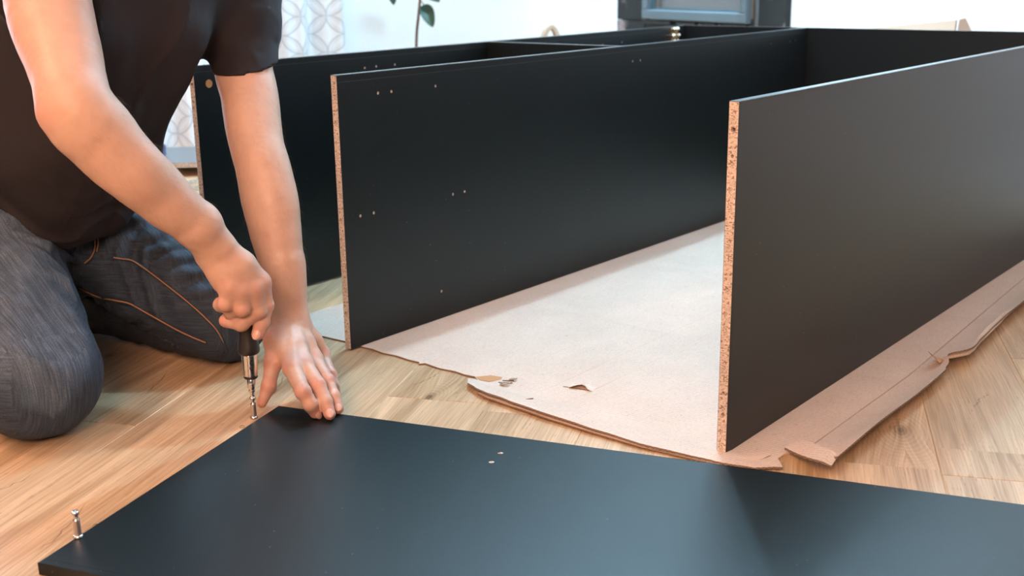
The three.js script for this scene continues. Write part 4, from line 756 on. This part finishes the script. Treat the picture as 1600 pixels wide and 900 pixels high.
{
  const g = surfaceNets(shirt, [-1.32, 0.12, 0.0], [-0.66, 0.82, 0.66], 0.0045, 1.9);
  const uvp = g.attributes.position, uv = new Float32Array(uvp.count * 2); for (let i = 0; i < uvp.count; i++) { uv[2 * i] = uvp.getX(i) + uvp.getZ(i); uv[2 * i + 1] = uvp.getY(i); } g.setAttribute('uv', new THREE.BufferAttribute(uv, 2));
  const t = part('t_shirt', toPerson(g), std(lin(0.0085, 0.0060, 0.0088), 0.85, { sheen: 0.16, sheenRoughness: 0.6, sheenColor: lin(0.10, 0.10, 0.13) }), person);
}
const denimTex = texture(1024, 1024, (u, v) => {
  const tw = 0.5 + 0.5 * Math.sin((u * 1024 + v * 1024) * Math.PI * 2 / 4), slub = noise2(u * 330, v * 16, 3), slub2 = noise2(u * 150, v * 9, 8), n = noise2(u * 700, v * 700, 5), w = noise2(u * 24, v * 12, 15);
  const k = 0.74 + 0.24 * (slub - 0.5) + 0.15 * (slub2 - 0.5) + 0.44 * (n - 0.5) + 0.16 * (tw - 0.5) + 0.18 * (w - 0.5), b = clamp(0.27 + 0.5 * (slub2 - 0.45) + 0.4 * (slub - 0.5) + 0.6 * (n - 0.5));
  return [mix(0.013, 0.050, b) * k, mix(0.031, 0.073, b) * k, mix(0.055, 0.104, b) * k];
}, [0.25, 0.25]);
{
  const g0 = surfaceNets(jeans, [-1.34, -0.008, -0.02], [-0.69, 0.40, 0.64], 0.0045, 1.7);
  const src = g0.attributes.position, nor = g0.attributes.normal, I = g0.index.array, P = new Float32Array(I.length * 3), N = new Float32Array(I.length * 3), U = new Float32Array(I.length * 2), C = new Float32Array(I.length * 3);
  for (let f = 0; f < I.length; f += 3) {
    let cx = 0, cy = 0, cz = 0; for (let c = 0; c < 3; c++) { cx += src.getX(I[f + c]) / 3; cy += src.getY(I[f + c]) / 3; cz += src.getZ(I[f + c]) / 3; }
    const k = nearestSeg(cx, cy, cz), nn = [0, 0, 0]; let a0 = 0;
    for (let c = 0; c < 3; c++) { nn[0] += nor.getX(I[f + c]); nn[1] += nor.getY(I[f + c]); nn[2] += nor.getZ(I[f + c]); }
    const am = nn.map(Math.abs), an = am[0] >= am[1] && am[0] >= am[2] ? 0 : am[1] >= am[2] ? 1 : 2;
    for (let c = 0; c < 3; c++) {
      const i = I[f + c], o = f + c, x = src.getX(i), y = src.getY(i), z = src.getZ(i); let [t, a, L] = segCoord(k, x, y, z);
      if (c === 0) a0 = a; else { if (a - a0 > Math.PI) a -= 2 * Math.PI; if (a0 - a > Math.PI) a += 2 * Math.PI; }
      P.set([x, y, z], o * 3); N.set([nor.getX(i), nor.getY(i), nor.getZ(i)], o * 3); U.set(an === 0 ? [z, y] : an === 1 ? [z, x] : [y + 0.13, x], o * 2);
      // worn, faded patch of dye on the thigh fronts and knees, broken up by the weave
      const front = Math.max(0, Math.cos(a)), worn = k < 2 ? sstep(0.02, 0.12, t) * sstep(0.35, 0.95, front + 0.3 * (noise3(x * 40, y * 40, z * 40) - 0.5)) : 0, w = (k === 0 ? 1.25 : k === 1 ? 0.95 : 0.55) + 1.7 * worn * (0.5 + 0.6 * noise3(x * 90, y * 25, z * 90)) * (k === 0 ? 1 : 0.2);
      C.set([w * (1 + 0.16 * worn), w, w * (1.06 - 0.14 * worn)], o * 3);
    }
  }
  const g = new THREE.BufferGeometry(); for (const [n, a, s] of [['position', P, 3], ['normal', N, 3], ['uv', U, 2], ['color', C, 3]]) g.setAttribute(n, new THREE.BufferAttribute(a, s));
  const worn = part('jeans', toPerson(g), std(0xffffff, 0.82, { map: denimTex, bumpMap: denimTex, bumpScale: 0.0006, vertexColors: true }), person);
  const thread = std(lin(0.30, 0.145, 0.07), 0.8), fold = std(lin(0.018, 0.030, 0.046), 0.9);
  const SEAMS = [[[-0.9619,0.2524,0.3213],[-0.9662,0.2403,0.3082],[-0.9651,0.2259,0.3017],[-0.9633,0.2126,0.3011],[-0.9611,0.1991,0.3052],[-0.9648,0.1872,0.3111],[-0.9774,0.1777,0.3148]], [[-0.9634,0.2513,0.3162],[-0.9654,0.2396,0.3032],[-0.9625,0.2255,0.2978],[-0.9604,0.2122,0.2973],[-0.9581,0.197,0.3028]],
    [[-0.9355,0.188,0.2885],[-0.9278,0.1854,0.2801],[-0.9161,0.1831,0.2707],[-0.8944,0.175,0.2662],[-0.8853,0.1601,0.253],[-0.8585,0.1453,0.247],[-0.836,0.128,0.2374],[-0.8183,0.111,0.2278],[-0.8013,0.0957,0.2212],[-0.7893,0.0778,0.2124],[-0.7869,0.058,0.2039],[-0.7934,0.0344,0.1927]],
    [[-1.0262,0.1258,0.3024],[-1.0003,0.1225,0.3023],[-0.9855,0.1153,0.2926],[-0.9408,0.1173,0.2914],[-0.9184,0.1131,0.2796],[-0.9,0.1007,0.2675],[-0.8734,0.0881,0.2573],[-0.8531,0.0735,0.2432],[-0.8248,0.0638,0.2341],[-0.8068,0.0544,0.2214]]];
  for (const [i, s] of SEAMS.entries()) {
    if (i !== 1) part('seam_fold', toPerson(tube(s, 0.0026, 90, 8)), fold, worn);
    part('stitching', toPerson(tube(s.map(([x, y, z]) => [x + 0.0014, y + 0.0012, z + 0.0016]), 0.0011, 90, 6)), thread, worn, 'tan seam stitching');
  }
}
// fingernails
{
  const nail = (f, dorsal, label) => {
    const tip = new THREE.Vector3(...f[3].slice(0, 3)), dip = new THREE.Vector3(...f[2].slice(0, 3)), d = tip.clone().sub(dip).normalize(), up = new THREE.Vector3(...dorsal); up.addScaledVector(d, -up.dot(d)).normalize();
    const side = new THREE.Vector3().crossVectors(up, d), r = f[3][3], g = new THREE.SphereGeometry(1, 20, 12).scale(r * 0.66, r * 0.16, r * 0.82);
    const p = g.attributes.position; for (let i = 0; i < p.count; i++) p.setY(i, p.getY(i) - 0.42 * p.getX(i) * p.getX(i) / r);
    g.computeVertexNormals(); const c = tip.clone().addScaledVector(d, r * 0.12).addScaledVector(up, r * 0.93);
    g.applyMatrix4(new THREE.Matrix4().makeBasis(side, up, d).setPosition(c)); part('fingernail', toPerson(g), std(lin(0.58, 0.36, 0.30), 0.28), person);
  };
  for (let i = 0; i < 3; i++) nail(S.left_fingers[i], [0.45, 0.8, 0.45]);
  nail(S.right_fingers[0], [0.55, 0.3, 0.75]);
}
// fine hair along both forearms, too many to count
{
  const spots = [], along2 = (arm, a, b, n, len) => { for (let k = 0; k < n; k++) { const t = rr(a, b), i = Math.min(arm.length - 2, Math.floor(t)), p = arm[i], q = arm[i + 1], f = t - i; const c = new THREE.Vector3(mix(p[0], q[0], f), mix(p[1], q[1], f), mix(p[2], q[2], f)), d = new THREE.Vector3(q[0] - p[0], q[1] - p[1], q[2] - p[2]).normalize(); const n1 = new THREE.Vector3(rr(-1, 1), rr(-1, 1), rr(-1, 1)); n1.addScaledVector(d, -n1.dot(d)).normalize(); const r = mix(p[3], q[3], f); for (let s = r * 0.6; s < r * 1.5; s += 0.0008) { const x = c.clone().addScaledVector(n1, s); if (skin(x.x, x.y, x.z) > 0) { spots.push([x, n1, d, len * rr(0.6, 1.3)]); break; } } } };
  along2(S.right_arm, 6, 13, 520, 0.010); along2(S.left_arm, 4, 11, 620, 0.010);
  const P = [], N = [];
  for (const [x, n, d, len] of spots) {
    const side = new THREE.Vector3().crossVectors(n, d).normalize(), bend = rr(0.7, 1.5), sway = rr(-0.5, 0.5), w = 0.00009;
    const at = t => x.clone().addScaledVector(n, len * t * (0.62 - 0.22 * t) - 0.0004).addScaledVector(d, len * t * t * 0.7 * bend + len * t * 0.25).addScaledVector(side, len * t * t * sway);
    for (let k = 0; k < 3; k++) { const a = at(k / 3), b = at((k + 1) / 3), wa = w * (1 - k / 3.4), wb = w * (1 - (k + 1) / 3.4); for (const o of [side, n]) { const A = a.clone().addScaledVector(o, wa), B = a.clone().addScaledVector(o, -wa), C = b.clone().addScaledVector(o, -wb), D = b.clone().addScaledVector(o, wb); for (const v of [A, B, C, A, C, D]) { P.push(v.x, v.y, v.z); N.push(n.x, n.y, n.z); } } }
  }
  const g = new THREE.BufferGeometry(); g.setAttribute('position', new THREE.Float32BufferAttribute(P, 3)); g.setAttribute('normal', new THREE.Float32BufferAttribute(N, 3));
  const m = part('arm_hair', toPerson(g), std(lin(0.30, 0.17, 0.09), 0.6, { side: THREE.DoubleSide }), person); m.userData.kind = 'stuff';
}
// hair, eyes, socks
{
  const hair = (x, y, z) => { const d = ball([-0.705, 0.862, 0.299, 0.096], 1.05, 1.08, 0.92)(x, y, z) + 0.006 * (noise3(x * 120, y * 60, z * 120) - 0.5); return smax(smax(d, -(headForm(x, y, z) - 0.001), 0.004), planeAt([-0.66, 0.86, 0.3], [0.80, -0.60, 0])(x, y, z) - 0.02, 0.01); };
  part('hair', toPerson(surfaceNets(bowed(hair), [-0.86, 0.72, 0.18], [-0.54, 0.99, 0.42], 0.006, 1.8)), std(lin(0.05, 0.03, 0.018), 0.7), person);
  for (const z of [0.272, 0.334]) {
    const place = (g, fx, fy) => { const dx = fx - HEAD[0], dy = fy - HEAD[1]; return toPerson(g.translate(HEAD[0] + dx * 0.853 + dy * 0.523, HEAD[1] - dx * 0.523 + dy * 0.853, z)); };
    const eye = part('eye', place(new THREE.SphereGeometry(0.0105, 16, 12), -0.613, 0.842), std(lin(0.75, 0.74, 0.72), 0.15), person);
    part('iris', place(new THREE.SphereGeometry(0.0055, 14, 10), -0.6075, 0.841), std(lin(0.08, 0.05, 0.03), 0.1), eye);
  }
  for (const [a, s] of [[ANK_R, 1], [ANK_L, -1]]) part('sock', toPerson(surfaceNets(union([chain([[a[0] + 0.01, a[1], a[2], 0.046], [a[0] - 0.04, 0.062, a[2], 0.044], [a[0] - 0.115, 0.046, a[2] + 0.01 * s, 0.040], [a[0] - 0.185, 0.030, a[2] + 0.012 * s, 0.026]], 0.03), ball([a[0] - 0.03, 0.09, a[2], 0.038])], 0.03), [a[0] - 0.24, 0.002, a[2] - 0.08], [a[0] + 0.07, 0.16, a[2] + 0.08], 0.006)), std(lin(0.03, 0.03, 0.035), 0.95), person);
}
renderer.render(scene, camera);
